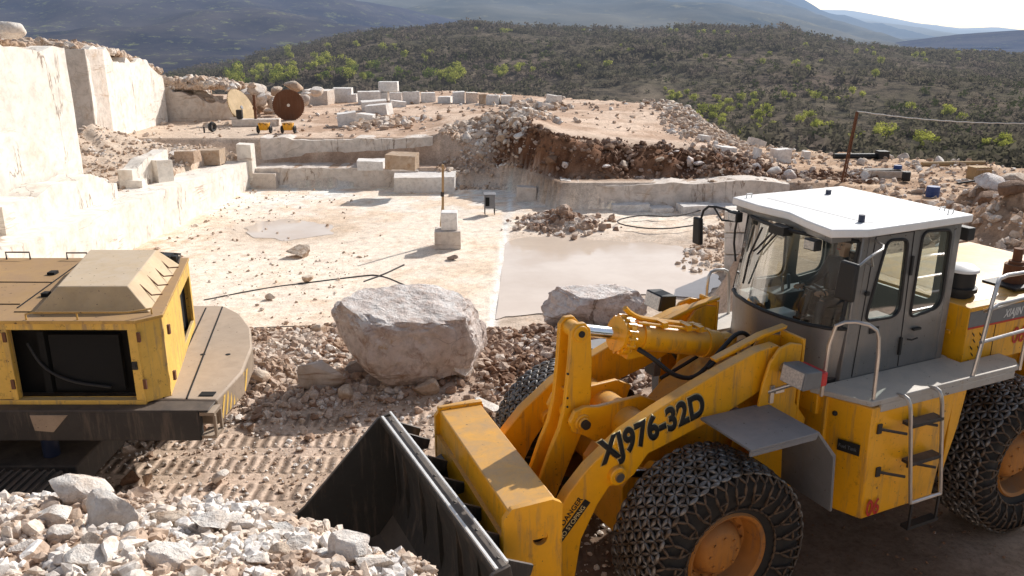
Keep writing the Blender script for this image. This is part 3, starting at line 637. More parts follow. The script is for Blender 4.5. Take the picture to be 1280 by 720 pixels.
cpo.rotation_euler = (0, 0, R(-5)); cpo.location = (.09, .165, 0)
for s in (-.82, .80): MB().prism([(2.04, .25), (2.02, 1.25), (2.10, 1.42), (2.22, 1.36), (2.30, .9), (2.32, .25)], s - .10, s + .10).build('hook', 'bucket', cpo, .01)
# ---- bucket
pr_o = [(2.50, 1.66), (2.42, 1.45), (2.36, 1.1), (2.34, .7), (2.42, .3), (2.62, .09), (2.9, .03), (4.35, .02)]
pr_i = [(4.35, .05), (2.92, .07), (2.68, .13), (2.50, .34), (2.42, .72), (2.44, 1.1), (2.50, 1.42), (2.56, 1.64)]
bk = MB().prism(pr_o + pr_i, -1.62, 1.62)
bo = bk.build('bucket', 'bucket', loader, .006, ang=25)
for s in (-1.66, 1.62):
    MB().prism([(2.46, 1.70), (2.34, 1.1), (2.32, .7), (2.4, .3), (2.6, .06), (4.38, .0), (4.34, .16), (3.55, .72), (2.62, 1.66)], s, s + .04).build('side_plate', 'bucket', bo, .006)
lip = MB().box((2.555, -1.62, 1.655), (2.585, 1.62, 1.685)).box((2.46, -1.62, 1.70), (2.485, 1.62, 1.725)); lip.build('lip_edge', 'white_ink', bo, .004)
MB().box((2.45, -1.62, 1.60), (2.60, 1.62, 1.665)).box((4.30, -1.66, .0), (4.62, 1.66, .045)).build('cutting_edge', 'bucket', bo, .004)
for k in range(8): MB().prism([(4.5, .05), (4.5, .12), (4.8, .06), (4.85, .03), (4.5, .0)], -1.62 + k * .452, -1.52 + k * .452).build('tooth', 'bucket', bo, .004)
rb = MB()
for s in (-1.5, -1.18, -.62, -.1, .45, .98, 1.45): rb.prism([(2.50, 1.68), (2.15, 1.50), (2.18, 1.40), (2.36, 1.38), (2.30, .5), (2.45, .3), (2.50, 1.4)], s, s + .035)
rb.box((2.22, -1.55, 1.06), (2.38, 1.5, 1.14)); rb.build('back_rib', 'bucket', bo, .006)
for s in (-1.42, -.95): MB().box((2.20, s, 1.42), (2.46, s + .22, 1.445), (0, -.35, 0)).build('hook_pad', 'steel', bo, .004)
# ---- operator
op = empty('person', (0, 0, 0), label='person in dark work clothes seated at the controls inside the loader cab', cat='person')
LM = Matrix.Translation((LO[0], LO[1], 0)) @ Matrix.Rotation(math.atan2(LF[1], LF[0]), 4, 'Z')
op.matrix_world = LM @ Matrix.Translation((-2.80, 0, 2.82))
def skinned(name, joints, edges, mat, parent, sub=2):
    me = bpy.data.meshes.new(name); me.from_pydata([j[0] for j in joints], edges, []); me.materials.append(mat)
    o = bpy.data.objects.new(name, me); COL.objects.link(o); o.parent = parent
    o.modifiers.new('skin', 'SKIN'); me.skin_vertices or me.attributes
    if not me.skin_vertices:
        bm = bmesh.new(); bm.from_mesh(me); bm.verts.layers.skin.verify(); bm.to_mesh(me); bm.free()
    for i, j in enumerate(joints): r = j[1]; me.skin_vertices[0].data[i].radius = (r, r) if not isinstance(r, tuple) else r
    me.skin_vertices[0].data[0].use_root = True
    s_ = o.modifiers.new('sub', 'SUBSURF'); s_.levels = 1; s_.render_levels = sub
    return o
t = NT('person_colours'); sep = t.n('ShaderNodeSeparateXYZ'); t.l(t.vec(), sep.inputs[0])
nn = t.noise(30, 4)
cl = t.mix(t.ramp(sep.outputs['Z'], [(.10, 0.), (.12, 1.)]), (.02, .022, .03), (.035, .04, .05))
hand = t.math('MULTIPLY', t.ramp(sep.outputs['X'], [(.42, 0.), (.43, 1.)]), t.ramp(sep.outputs['Z'], [(.10, 0.), (.12, 1.)]))
cl = t.mix(hand, cl, (.42, .25, .17)); mp = t.n('ShaderNodeMapRange'); mp.inputs[1].default_value = .575; mp.inputs[2].default_value = .585; t.l(sep.outputs['Z'], mp.inputs[0])
cl = t.mix(mp.outputs[0], cl, (.42, .25, .17)); t.col(cl); M['person'] = t.set(Roughness=.8)
J = [((0, 0, .08), (.15, .11)), ((0, 0, .28), (.15, .11)), ((0, 0, .46), (.17, .11)), ((0, 0, .56), .06), ((.01, 0, .62), .055), ((.02, 0, .70), (.085, .095)), ((.02, 0, .78), (.08, .09)), ((.01, 0, .83), .05)]
E_ = [(0, 1), (1, 2), (2, 3), (3, 4), (4, 5), (5, 6), (6, 7)]
for s in (1, -1):
    b0 = len(J); J += [((0, s * .19, .50), .065), ((.06, s * .27, .28), .05), ((.38, s * .20, .20), .036), ((.44, s * .18, .215), .03), ((.50, s * .17, .225), .034)]
    E_ += [(2, b0), (b0, b0 + 1), (b0 + 1, b0 + 2), (b0 + 2, b0 + 3), (b0 + 3, b0 + 4)]
    for k in range(4):
        f0 = len(J); y = s * (.135 + .022 * k); ln = (.8, .95, 1.0, .85)[k]
        J += [((.535, y, .232), .009), ((.555 + .01 * ln, y, .215), .0085), ((.545, y, .188), .008)]; E_ += [(b0 + 4, f0), (f0, f0 + 1), (f0 + 1, f0 + 2)]
    f0 = len(J); J += [((.50, s * .125, .20), .010), ((.53, s * .115, .185), .009)]; E_ += [(b0 + 4, f0), (f0, f0 + 1)]
    b1 = len(J); J += [((.05, s * .10, .06), .095), ((.42, s * .13, .08), .07), ((.50, s * .13, -.32), .045), ((.60, s * .13, -.36), .04)]
    E_ += [(0, b1), (b1, b1 + 1), (b1 + 1, b1 + 2), (b1 + 2, b1 + 3)]
body = skinned('body', J, E_, M['person'], op)
fm = MB().ball((.115, 0, .715), (.018, .014, .022), 6); fm.build('nose', 'person', op)
MB().ball((.105, .033, .735), .010, 6).ball((.105, -.033, .735), .010, 6).build('eyes', 'ink', op)
MB().box((.103, -.025, .672), (.112, .025, .680)).build('mouth', 'red_ink', op)
MB().ball((-.005, 0, .775), (.10, .088, .075), 10).build('hair', 'ink', op)
# ================================================================== EXCAVATOR
ex = empty('excavator', (-5.2, 10.8, 0), 0, 'old dusty yellow tracked excavator with open engine bay and grey counterweight deck', 'excavator')
EX = Vector((5.2, -10.8, 0))
def exb(m, name, mat, parent=None, bev=0, ang=35):
    m.v = [(a + EX.x, b + EX.y, c) for a, b, c in m.v]
    return m.build(name, mat, parent or ex, bev, ang)
deck = [(-4.50, 9.44), (-3.60, 9.40), (-3.56, 10.3), (-3.70, 11.2), (-3.96, 12.0), (-4.33, 12.67), (-4.72, 13.08), (-5.3, 13.1), (-5.1, 12.4)]
cw = exb(MB().prism(deck, 1.36, 1.70, 'xy'), 'counterweight', 'deck_steel', None, .03)
for a, b_ in (((-4.27, 9.45), (-4.97, 12.95)), ((-3.98, 9.43), (-4.72, 13.0))):
    m = MB().tube([(a[0], a[1], 1.70), (b_[0], b_[1], 1.70)], .012, 6); exb(m, 'seam', 'void', cw)
m = MB(); m.cyl((-4.3, 10.9, 1.70), (-4.3, 10.9, 1.704), .035); m.cyl((-3.95, 10.9, 1.70), (-3.95, 10.9, 1.704), .035); m.box((-3.86, 9.5, 1.70), (-3.68, 9.62, 1.712)); exb(m, 'lifting_hole', 'void', cw)
m = MB()
for k in range(7):
    t0 = k * .14; p0 = Vector((-3.60, 9.46 + t0 * 1.0, 0)) + Vector((.012 + t0 * .03, 0, 0))
    m.add([(p0.x, p0.y, 1.40), (p0.x, p0.y + .06, 1.40), (p0.x, p0.y + .22, 1.66), (p0.x, p0.y + .15, 1.66)], [(0, 1, 2, 3)])
exb(m, 'hazard_stripe', 'yellow_dull', cw)
fr = MB().box((-9.5, 9.14, 1.28), (-3.74, 9.26, 1.66)).box((-9.5, 9.26, 1.28), (-4.9, 12.6, 1.36)).box((-9.5, 9.14, 1.66), (-3.62, 9.42, 1.68))
fo = exb(fr, 'deck_frame', 'black_frame', None, .01)
m = MB().box((-3.74, 9.16, 1.30), (-3.56, 9.40, 1.34)).box((-3.74, 9.16, 1.60), (-3.56, 9.40, 1.64)).box((-3.58, 9.16, 1.34), (-3.55, 9.2, 1.60)).box((-3.58, 9.36, 1.34), (-3.55, 9.4, 1.60)); exb(m, 'end_box', 'deck_steel', fo)
m = MB().prism([(-5.75, 1.62), (-5.30, 1.62), (-5.5, 1.40), (-5.72, 1.42)], 9.13, 9.14); exb(m, 'patch', 'deck_steel', fo)
# house : near face frame with open bay
ZT = 2.72
m = MB(); m.box((-9.5, 9.30, 2.64), (-4.42, 9.40, ZT)); m.box((-9.5, 9.30, 1.68), (-4.42, 9.40, 1.74)); m.box((-4.53, 9.30, 1.74), (-4.42, 9.40, 2.64)); m.box((-6.02, 9.30, 1.74), (-5.95, 9.40, 2.64)); m.box((-9.5, 9.32, 1.74), (-6.02, 9.38, 2.60))
m.hull8([(-4.42, 9.32, 1.70), (-4.20, 9.52, 1.70), (-4.24, 9.56, 1.70), (-4.46, 9.38, 1.70)], [(-4.42, 9.32, ZT), (-4.20, 9.52, ZT), (-4.24, 9.56, ZT), (-4.46, 9.38, ZT)])
# right side wall with opening
sx = lambda y: -4.20 - (y - 9.52) * .245
for a, b_, za, zb in ((9.52, 11.0, 1.70, ZT), (11.0, 12.1, 2.52, ZT), (12.0, 12.12, 1.70, ZT), (11.0, 12.1, 1.70, 1.82)):
    m.hull8([(sx(a), a, za), (sx(b_), b_, za), (sx(b_) - .05, b_, za), (sx(a) - .05, a, za)], [(sx(a), a, zb), (sx(b_), b_, zb), (sx(b_) - .05, b_, zb), (sx(a) - .05, a, zb)])
m.box((-9.5, 12.02, 1.7), (-4.85, 12.10, ZT))
house = exb(m, 'engine_house', 'yellow_dull', None, .008)
m = MB().box((-9.4, 9.62, 1.70), (-4.45, 9.64, 2.66)).box((-5.0, 10.95, 1.7), (-4.6, 11.0, 2.6)).box((-4.95, 11.0, 1.7), (-4.9, 12.0, 2.6)); exb(m, 'bay_dark_sheet', 'void', house)  # near-black sheets added close behind the openings so the bay reads as shade
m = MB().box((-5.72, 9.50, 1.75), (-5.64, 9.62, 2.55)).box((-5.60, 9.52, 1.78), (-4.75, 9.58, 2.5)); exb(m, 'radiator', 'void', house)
roof = MB().hull8([(-9.5, 9.28, ZT), (-4.42, 9.28, ZT), (-4.18, 9.52, ZT), (-4.83, 12.14, ZT), (-9.5, 12.14, ZT)], [(-9.5, 9.28, ZT + .04), (-4.42, 9.28, ZT + .04), (-4.18, 9.52, ZT + .04), (-4.83, 12.14, ZT + .04), (-9.5, 12.14, ZT + .04)])
ro = exb(roof, 'roof', 'roof_yellow', house, .006)
m = MB()
for p, q in (((-6.05, 9.75), (-6.35, 12.1)), ((-9.5, 10.9), (-6.2, 10.85)), ((-6.0, 9.6), (-5.7, 9.6)), ((-7.2, 9.9), (-6.1, 9.9)), ((-5.95, 11.9), (-5.9, 12.1))): m.tube([(*p, ZT + .042), (*q, ZT + .042)], .01, 6)
m.box((-6.45, 11.2, ZT + .04), (-6.35, 11.32, ZT + .08)).box((-6.0, 10.2, ZT + .04), (-5.92, 10.3, ZT + .09)); exb(m, 'roof_seam', 'void', ro)
hood = MB().hull8([(-5.74, 9.52, ZT + .04), (-4.36, 9.58, ZT + .04), (-4.82, 11.75, ZT + .04), (-6.22, 11.75, ZT + .04)], [(-5.50, 9.72, ZT + .33), (-4.66, 9.74, ZT + .33), (-5.02, 11.5, ZT + .33), (-5.95, 11.5, ZT + .33)])
hd_ = exb(hood, 'raised_hood', 'hood_tan', house, .012)
for k in range(4):
    m = MB(); y = 10.0 + k * .42; x = -4.33 - (y - 9.6) * .22; m.tube([(x - .24, y + .06, ZT + .25), (x - .08, y, ZT + .13), (x + .04, y + .04, ZT + .13)], .010, 6); exb(m, 'lifting_hook', 'rust', hd_)
rl = MB().tube([(-5.7, 9.32, ZT + .04), (-5.7, 9.32, ZT + .11), (-5.62, 9.32, ZT + .13), (-4.5, 9.33, ZT + .13), (-4.3, 9.5, ZT + .12), (-4.3, 9.5, ZT + .05)], .012, 6).tube([(-5.1, 9.32, ZT + .04), (-5.1, 9.32, ZT + .13)], .01, 6); exb(rl, 'hand_rail', 'roof_yellow', house)
rl = MB().tube([(-6.0, 12.0, ZT + .04), (-5.95, 12.0, ZT + .18), (-5.2, 12.02, ZT + .15), (-4.9, 12.02, ZT + .13), (-4.86, 11.8, ZT + .05)], .014, 6).tube([(-5.4, 12.0, ZT + .04), (-5.4, 12.0, ZT + .16)], .012, 6).tube([(-6.6, 12.05, ZT + .04), (-6.6, 12.05, ZT + .14), (-6.3, 12.05, ZT + .14), (-6.3, 12.05, ZT + .04)], .012, 6, ).tube([(-7.5, 12.05, ZT + .04), (-7.5, 12.05, ZT + .15), (-7.15, 12.05, ZT + .15), (-7.15, 12.05, ZT + .04)], .012, 6)
exb(rl, 'hand_rail', 'black_frame', house)
m = MB().box((-5.12, 11.8, ZT + .04), (-4.98, 11.98, ZT + .16)).box((-4.97, 11.85, ZT + .04), (-4.9, 11.95, ZT + .14)); exb(m, 'latch_box', 'black', house)
for z in (1.95, 2.55):
    for a_, b_ in (((-4.42, 9.285, z - .06), (-4.38, 9.31, z + .06)), ((-4.17, 9.56, z - .06), (-4.14, 9.60, z + .06)), ((-6.0, 9.28, z - .06), (-5.96, 9.3, z + .06))): exb(MB().box(a_, b_), 'hinge', 'rust', house)
# belt guards and hoses dimly seen inside the open bay, grille of the hood, lock and decals
exb(MB().tube([(-5.85, 9.5, 2.4), (-5.7, 9.46, 2.1), (-5.4, 9.48, 1.9), (-4.9, 9.46, 1.84)], .018, 8, 2), 'hose', 'black', house)
exb(MB().box((-4.52, 9.285, 2.14), (-4.46, 9.30, 2.24)).box((-4.515, 9.27, 2.17), (-4.475, 9.29, 2.2)), 'latch', 'black_frame', house)
# undercarriage
uc = exb(MB().cyl((-6.9, 10.8, .95), (-6.9, 10.8, 1.28), .75).box((-8.5, 9.3, .5), (-5.4, 12.3, .85)), 'undercarriage', 'black_frame', None, .02)
for (ya, yb) in ((8.15, 8.95), (11.7, 12.5)):
    tr = MB(); x0, x1 = -10.0, -5.5; rad = .46; zc = .5
    path = []; 
    L1 = x1 - x0; n1 = int(L1 / .19)
    for i in range(n1): path.append((x0 + L1 * i / n1, zc + rad, 0))
    for i in range(8): a = PI * i / 8; path.append((x1 + rad * math.sin(a), zc + rad * math.cos(a), a))
    for i in range(n1): path.append((x1 - L1 * i / n1, zc - rad, PI))
    for i in range(8): a = PI + PI * i / 8; path.append((x0 + rad * math.sin(a), zc + rad * math.cos(a), a))
    for (x, z, a) in path:
        v = []
        for (dx, dz) in ((-.088, -.02), (.088, -.02), (.088, .012), (.05, .012), (.045, .05), (.025, .05), (.02, .012), (-.05, .012), (-.055, .035), (-.088, .035)):
            v.append((x + dx * math.cos(a) + dz * math.sin(a), z - dx * math.sin(a) + dz * math.cos(a)))
        tr.prism(v, ya, yb)
    tk = exb(tr, 'track', 'black_frame', uc)
    m = MB().box((x0, ya + .2, .35), (x1, yb - .2, .75))
    for x in (x0, x1): m.cyl((x, ya + .15, zc), (x, yb - .15, zc), .4)
    for k in range(7): m.cyl((x0 + .6 + k * .55, ya + .15, .22), (x0 + .6 + k * .55, yb - .15, .22), .16)
    exb(m, 'track_frame', 'black_frame', tk)
m = MB().cyl((-5.85, 9.6, .7), (-5.85, 9.6, 1.1), .1); exb(m, 'drum', 'blue_ink', uc)
# boom hint, parked to the left outside the picture
m = MB().prism([(-9.0, 1.4), (-9.3, 3.2), (-11.5, 4.4), (-14.5, 3.2), (-14.4, 2.8), (-11.5, 3.7), (-9.9, 2.8), (-9.8, 1.4)], 10.6, 11.1); exb(m, 'boom', 'yellow_dull', None, .03)
m = MB().box((-9.6, 11.2, 1.36), (-8.0, 12.3, 3.3)); exb(m, 'operator_cab', 'yellow_dull', None, .05)
# ================================================================== TERRAIN
f_ = 1050.; sp_, cp_ = math.sin(R(17)), math.cos(R(17))
def at(px, py, z):
    """point of the level z seen in the photograph's direction (px, py)"""
    X = (px - 640) / f_; Y = (py - 360) / f_; r = (X, cp_ - Y * sp_, -(sp_ + Y * cp_)); t = (z - CAMH) / r[2]
    return Vector((r[0] * t, r[1] * t, z))
def hsh(ix, iy, s): 
    n = (ix * 374761393 + iy * 668265263 + s * 1442695041) & 0xffffffff
    n = ((n ^ (n >> 13)) * 1274126177) & 0xffffffff
    return ((n ^ (n >> 16)) & 0xffff) / 65535.0
def vnoise(x, y, s=0):
    ix = np.floor(x).astype(np.int64); iy = np.floor(y).astype(np.int64); fx = x - ix; fy = y - iy
    u = fx * fx * (3 - 2 * fx); v = fy * fy * (3 - 2 * fy)
    a = hsh(ix, iy, s); b = hsh(ix + 1, iy, s); c = hsh(ix, iy + 1, s); d = hsh(ix + 1, iy + 1, s)
    return (a * (1 - u) + b * u) * (1 - v) + (c * (1 - u) + d * u) * v
def fbm(x, y, s=0, o=5, g=.5):
    r = 0; a = 1; t = 0
    for k in range(o): r = r + a * (vnoise(x * 2 ** k + 17.3 * k, y * 2 ** k - 9.1 * k, s + k) - .5); t += a; a *= g
    return r / t * 2
def ss(a, b, x): t = np.clip((x - a) / (b - a), 0, 1); return t * t * (3 - 2 * t)
def lerp(a, b, t): return a + (b - a) * t
def terrain(x, y, want=False):
    x = np.asarray(x, float); y = np.asarray(y, float)
    n1 = fbm(x * .35, y * .35, 1); n2 = fbm(x * 1.3, y * 1.3, 9); n3 = fbm(x * 4, y * 4, 21, 4)
    wob = n1 * .5 + n2 * .25
    # outside the pit ------------------------------------------------
    right = ss(5.5, 8, x)
    zr = lerp(0, -1.0, ss(17, 32, y))
    bank = 1.75 * np.exp(-((x - 16.6) / 3.2) ** 2 - ((y - 26.0) / 3.8) ** 2) * (1 + .6 * n2) + .9 * np.exp(-((x - 21) / 5) ** 2 - ((y - 28) / 5) ** 2)
    zr = zr + bank
    left = ss(-15.0, -15.4, x)
    zl = -.35 + .65 * ss(36, 46, y) + (1.0 + .5 * n2) * np.exp(-((x + 21.5) / 2.4) ** 2 - ((y - 42) / 6) ** 2)
    z = zr * right + zl * left
    zsouth = z * ss(13, 18, y)
    # back of the pit
    T = np.interp(x, [-20, -10, -5, -1, 1, 2.6, 5, 10.5, 14.5, 40], [.3, .3, .35, 1.25, 1.45, 1.0, .72, .25, -.75, -1.])
    P = np.interp(x, [-40, -14, -6, 0, 12, 14.5, 40], [.3, .3, .6, .8, .8, -.9, -1.0])
    zb1 = lerp(np.interp(x, [-14.4, -4, -2, 40], [-1.0, -1.0, -1.3, -1.3]), T, ss(46.7, 47.0, y + (x > -4) * wob))
    talus = lerp(-1.7, T, ss(43.6, 49.5, y + wob * 1.5))
    zb_left = np.where(x < -4, zb1, lerp(zb1, talus, ss(-4, -2.5, x)))
    yb0 = np.interp(x, [-.4, 2.2], [43.6, 38.6])
    zb_right = lerp(-.75, T - .25, np.clip((y + wob * 1.3 - yb0 - 1.7) / 1.5, 0, 1) ** .7) + .25 * ss(yb0 + 3, yb0 + 5.4, y)
    zb_right = zb_right + (.30 * n2 + .10 * n3) * ss(yb0 + 1.4, yb0 + 2.6, y) * ss(yb0 + 5.4, yb0 + 3.9, y)
    zback = lerp(zb_left, zb_right, ss(-1.6, .2, x + .5 * wob))
    zback = lerp(zback, P, ss(48, 60, y + wob))
    far_r = ss(14, 17, x)
    zback = lerp(zback, -1.0 + .22 * wob + bank, far_r)
    yb = np.interp(x, [-.4, 2.2], [44.6, 38.6])
    isback = ss(yb - .02, yb + .12, y)
    z = lerp(zsouth, zback, np.where(x < -14.4, ss(44, 47, y), isback * (1 - right * ss(39, 36, y))))
    # pit
    yn = 16.4 + .35 * n1 * 3
    xr = np.interp(y, [17, 20, 24.5, 27, 31, 38.6], [4.6, 5.4, 6.3, 7.6, 9.5, 12.8]) + wob * .8
    pin = ss(-15.6, -15.5, x) * ss(yn, yn + 4.8, y) * ss(xr + .9, xr - .5, x) * (1 - isback)
    ledge = ss(.02, -.03, x - np.interp(y, [22, 44.5], [-.58, 0.0]))   # left part a hand higher
    zpit = -2.0 + .06 * (ledge - 1) + .012 * n2 + .02 * n1
    zpit = zpit - .05 * np.exp(-((x + 9.5) / 2.2) ** 2 - ((y - 34.5) / 2.0) ** 2)
    zpit = zpit + (1 - ledge) * ss(32.0, 35, y + wob + .35 * (x - 3)) * (.12 + .10 * n2)
    zpit = zpit + .42 * np.exp(-((x - 2.1) / .95) ** 2 - ((y - 35.5) / .8) ** 2) * (1 + n2)
    z = lerp(z, zpit, pin)
    # near ground lumps, and the rubble berm between yard and pit
    near = ss(18, 15, y) * (1 - pin)
    z = z + near * (.035 * n2 + .02 * n1)
    berm = np.exp(-((y - 15.1 - .12 * x) / 1.5) ** 2) * ss(-8.5, -5.5, x) * ss(8, 4, x)
    z = z + berm * (.16 + .22 * n2 + .06 * n3)
    z = z + .25 * np.exp(-((x + 8) / 2.) ** 2 - ((y - 17) / 1.8) ** 2)
    rough = ss(44, 47, y) * .05 + bank * .12 + .10 * isback * right
    z = z + rough * n3 * (1 - pin)
    # quarry edge, drop into the valley
    ye = np.interp(x, [-60, -24, -6, 0, 9, 12, 13, 17, 28, 45], [80, 82, 82, 74, 66, 64, 56, 52, 44.5, 40]) + 2 * wob
    ov = y - ye
    z = np.where(ov > 0, z - .55 * ov - .0, z); z = np.maximum(z, -14.5 + 1.5 * n1)
    # side lifts outside the frame on the left (top of wall behind)
    # camera mound
    yc = np.interp(x, [-6, -3.6, -2.2, -1.3, -.9, -.4, .1, .6, 1.4, 2.5], [4.6, 4.5, 4.35, 4.1, 3.8, 3.45, 2.6, 1.8, .5, -1.0])
    zc = np.interp(x, [-6, -3.6, -2.2, -1.2, -.4], [3.25, 3.32, 3.40, 3.44, 3.56])
    md = zc + np.where(y < yc, .30 * (yc - y), -1.9 * (y - yc)) + .07 * n2 * ss(0.2, -.8, x) + .035 * n3 + .05 * n1
    md = np.minimum(md, 4.45 + .05 * n1)
    z = np.maximum(z, md)
    if not want: return z
    # ------------------------------------------------ colours
    yb0 = np.interp(x, [-.4, 2.2], [43.6, 38.6])
    def C(*c): return np.array(c)[None, :] * np.ones((x.size, 1))
    def mixc(a, b, t): t = np.clip(t, 0, 1)[:, None]; return a * (1 - t) + b * t
    dirt = C(.60, .46, .35); col = dirt
    col = mixc(col, C(.62, .48, .38), ss(-.3, .4, n2))
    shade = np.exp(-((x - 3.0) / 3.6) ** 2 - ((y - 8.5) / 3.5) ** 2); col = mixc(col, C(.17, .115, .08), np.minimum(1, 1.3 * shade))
    col = mixc(col, C(.40, .28, .20), ss(13.2, 14.5, y) * (1 - pin) * ss(44, 40, y) * (1 - left))
    col = mixc(col, C(.13, .08, .055), ss(-.6, .6, x) * ss(5.5, 3.5, x) * ss(13.2, 14.2, y) * ss(17.5, 16.5, y) * (1 - pin))  # dark soil right of the boulder, with its shade painted in
    bed = C(.50, .345, .245); bc_ = mixc(bed, C(.68, .52, .40), ss(-.25, .35, n1 + n2 * .4))
    col = mixc(col, bc_, ss(44, 46, y)); 
    earth = mixc(C(.115, .052, .028), C(.24, .12, .065), ss(-.3, .5, n2 + n3 * .5))
    e = ss(-1.8, 0., x + wob) * ss(yb0 + 1.2, yb0 + 2.0, y) * ss(yb0 + 4.6, yb0 + 3.4, y + wob * 1.3) * ss(19, 14, x)
    e = np.maximum(e, .6 * ss(-2, 2, x) * ss(46, 47.5, y) * ss(50, 48, y) * ss(3, 1.5, x)); col = mixc(col, earth, np.minimum(1, e * 1.15))
    col = mixc(col, C(.46, .29, .18), ss(.15, .9, bank) * .8)
    col = mixc(col, mixc(C(.42, .27, .17), C(.60, .44, .31), ss(-.2, .4, n2)), ss(13.5, 15.5, x) * ss(32, 36, y))
    col = mixc(col, C(.62, .50, .39), left * ss(47, 44, y) * .8 + 0 * x)
    col = mixc(col, C(.66, .54, .43), ss(-13, -15, x) * ss(44, 46, y) * ss(60, 55, y) * .8)
    marb = mixc(C(.92, .79, .66), C(.82, .66, .51), ss(-.1, .55, n1 + .6 * n2))
    marb = mixc(marb, C(.93, .89, .82), ss(36, 43, y + wob * 2) * ss(.1, -.2, n2))
    marb = mixc(marb, C(.52, .40, .29), np.exp(-((x + 9.3) / 2.6) ** 2 - ((y - 34.3) / 2.2) ** 2) * .9)
    marb = mixc(marb, C(.60, .48, .38), (1 - ledge) * ss(35, 32, y) * .92)
    led = np.exp(-((x - np.interp(y, [22, 44.5], [-.58, 0.0])) / .13) ** 2); marb = mixc(marb, C(.92, .90, .86), led * .9 * (y < 44))
    marb = mixc(marb, C(.60, .45, .31), ss(-10, -13.8, x + wob) * ss(38, 30, y) * ss(-.1, .4, n3 + n2))
    marb = mixc(marb, C(.48, .34, .23), ss(.28, .55, n3 + .5 * n2) * .45)
    col = mixc(col, marb, ss(.55, .97, pin))
    col = mixc(col, C(.62, .5, .4), ss(39.7, 39.0, y) * isback * ss(2, 3, x) * ss(14, 12, x))
    mound_ = (md >= z - 1e-6).astype(float); col = mixc(col, mixc(C(.58, .44, .33), C(.72, .60, .49), ss(-.3, .3, n2 + n3)), mound_)
    col = mixc(col, C(.055, .05, .03), ss(1.5, 6, ov))
    col = col * (1 + .22 * n3[:, None] + .12 * n2[:, None])
    return z, np.clip(col, .01, .9)
def gz(x, y): return float(terrain(np.array([x]), np.array([y]))[0])
def grid_obj(name, X, Y, Z, mat, cols=None, kind='structure', smooth=True):
    nr, nc = X.shape; me = bpy.data.meshes.new(name)
    co = np.stack([X, Y, Z], -1).reshape(-1, 3); me.vertices.add(len(co)); me.vertices.foreach_set('co', co.ravel())
    i = np.arange(nr * nc).reshape(nr, nc); q = np.stack([i[:-1, :-1], i[:-1, 1:], i[1:, 1:], i[1:, :-1]], -1).reshape(-1, 4)
    me.loops.add(q.size); me.loops.foreach_set('vertex_index', q.ravel()); me.polygons.add(len(q)); me.polygons.foreach_set('loop_start', np.arange(0, q.size, 4)); me.polygons.foreach_set('loop_total', np.full(len(q), 4)) if False else None
    me.update(calc_edges=True)
    if cols is not None:
        ca = me.color_attributes.new('Col', 'FLOAT_COLOR', 'POINT'); ca.data.foreach_set('color', np.concatenate([cols, np.ones((len(cols), 1))], 1).astype(np.float32).ravel())
    if smooth: me.shade_smooth()
    me.materials.append(mat); o = bpy.data.objects.new(name, me); COL.objects.link(o)
    if kind: o['kind'] = kind
    return o
# ground material
t = NT('quarry_ground'); v = t.vec(True)
at_ = t.n('ShaderNodeAttribute'); at_.attribute_name = 'Col'
na = t.noise(3.2, 8, .72, v); nb = t.noise(14, 8, .75, v); nc_ = t.noise(.8, 7, .65, v)
a = t.mix(1.0, at_.outputs['Color'], t.ramp(nb, [(.28, (.58, .55, .52)), (.5, (1., 1., 1.)), (.75, (1.28, 1.26, 1.24))]), 'MULTIPLY')
a = t.mix(1.0, a, t.ramp(na, [(.30, (.72, .68, .64)), (.55, (1., 1., 1.)), (.8, (1.15, 1.14, 1.12))]), 'MULTIPLY')
sx_ = t.n('ShaderNodeSeparateXYZ'); t.l(v, sx_.inputs[0])
# track prints on the yard: cleat rows running left-right
wx = t.n('ShaderNodeTexWave', wave_type='BANDS', bands_direction='X', wave_profile='SIN'); wx.inputs['Scale'].default_value = 1.9; wx.inputs['Distortion'].default_value = 1.2; wx.inputs['Detail'].default_value = 3; wx.inputs['Detail Scale'].default_value = 2.5; t.l(v, wx.inputs['Vector'])
wy = t.n('ShaderNodeTexWave', wave_type='BANDS', bands_direction='Y', wave_profile='SIN'); wy.inputs['Scale'].default_value = .42; wy.inputs['Distortion'].default_value = 2.0; t.l(v, wy.inputs['Vector'])
zone = t.math('MULTIPLY', t.ramp(t.math('DIVIDE', sx_.outputs['Y'], 20.), [(.40, 0.), (.44, 1.), (.62, 1.), (.66, 0.)]), t.ramp(t.math('ADD', t.math('DIVIDE', sx_.outputs['X'], 20.), .5), [(.12, 0.), (.2, 1.), (.55, 1.), (.6, 0.)]))
prints = t.math('MULTIPLY', t.math('MULTIPLY', wx.outputs['Fac'], t.ramp(wy.outputs['Fac'], [(.25, 0.), (.45, 1.)])), zone)
# thin dark joints and cracks on the pit floor
vo = t.n('ShaderNodeTexVoronoi', feature='DISTANCE_TO_EDGE'); vo.inputs['Scale'].default_value = 11; t.l(v, vo.inputs['Vector'])
a = t.mix(t.math('MULTIPLY', t.ramp(wx.outputs['Fac'], [(.08, .65), (.45, 0.)]), t.math('MULTIPLY', zone, t.ramp(wy.outputs['Fac'], [(.25, 0.), (.45, 1.)]))), a, (.15, .10, .07))
t.col(a)
h = t.math('ADD', t.math('ADD', t.math('MULTIPLY', nb, .5), t.math('MULTIPLY', na, .9)), t.math('MULTIPLY', prints, 1.3))
t.bump(h, .55, .07); M['ground'] = t.set(Roughness=.92, Specular_IOR_Level=.15)
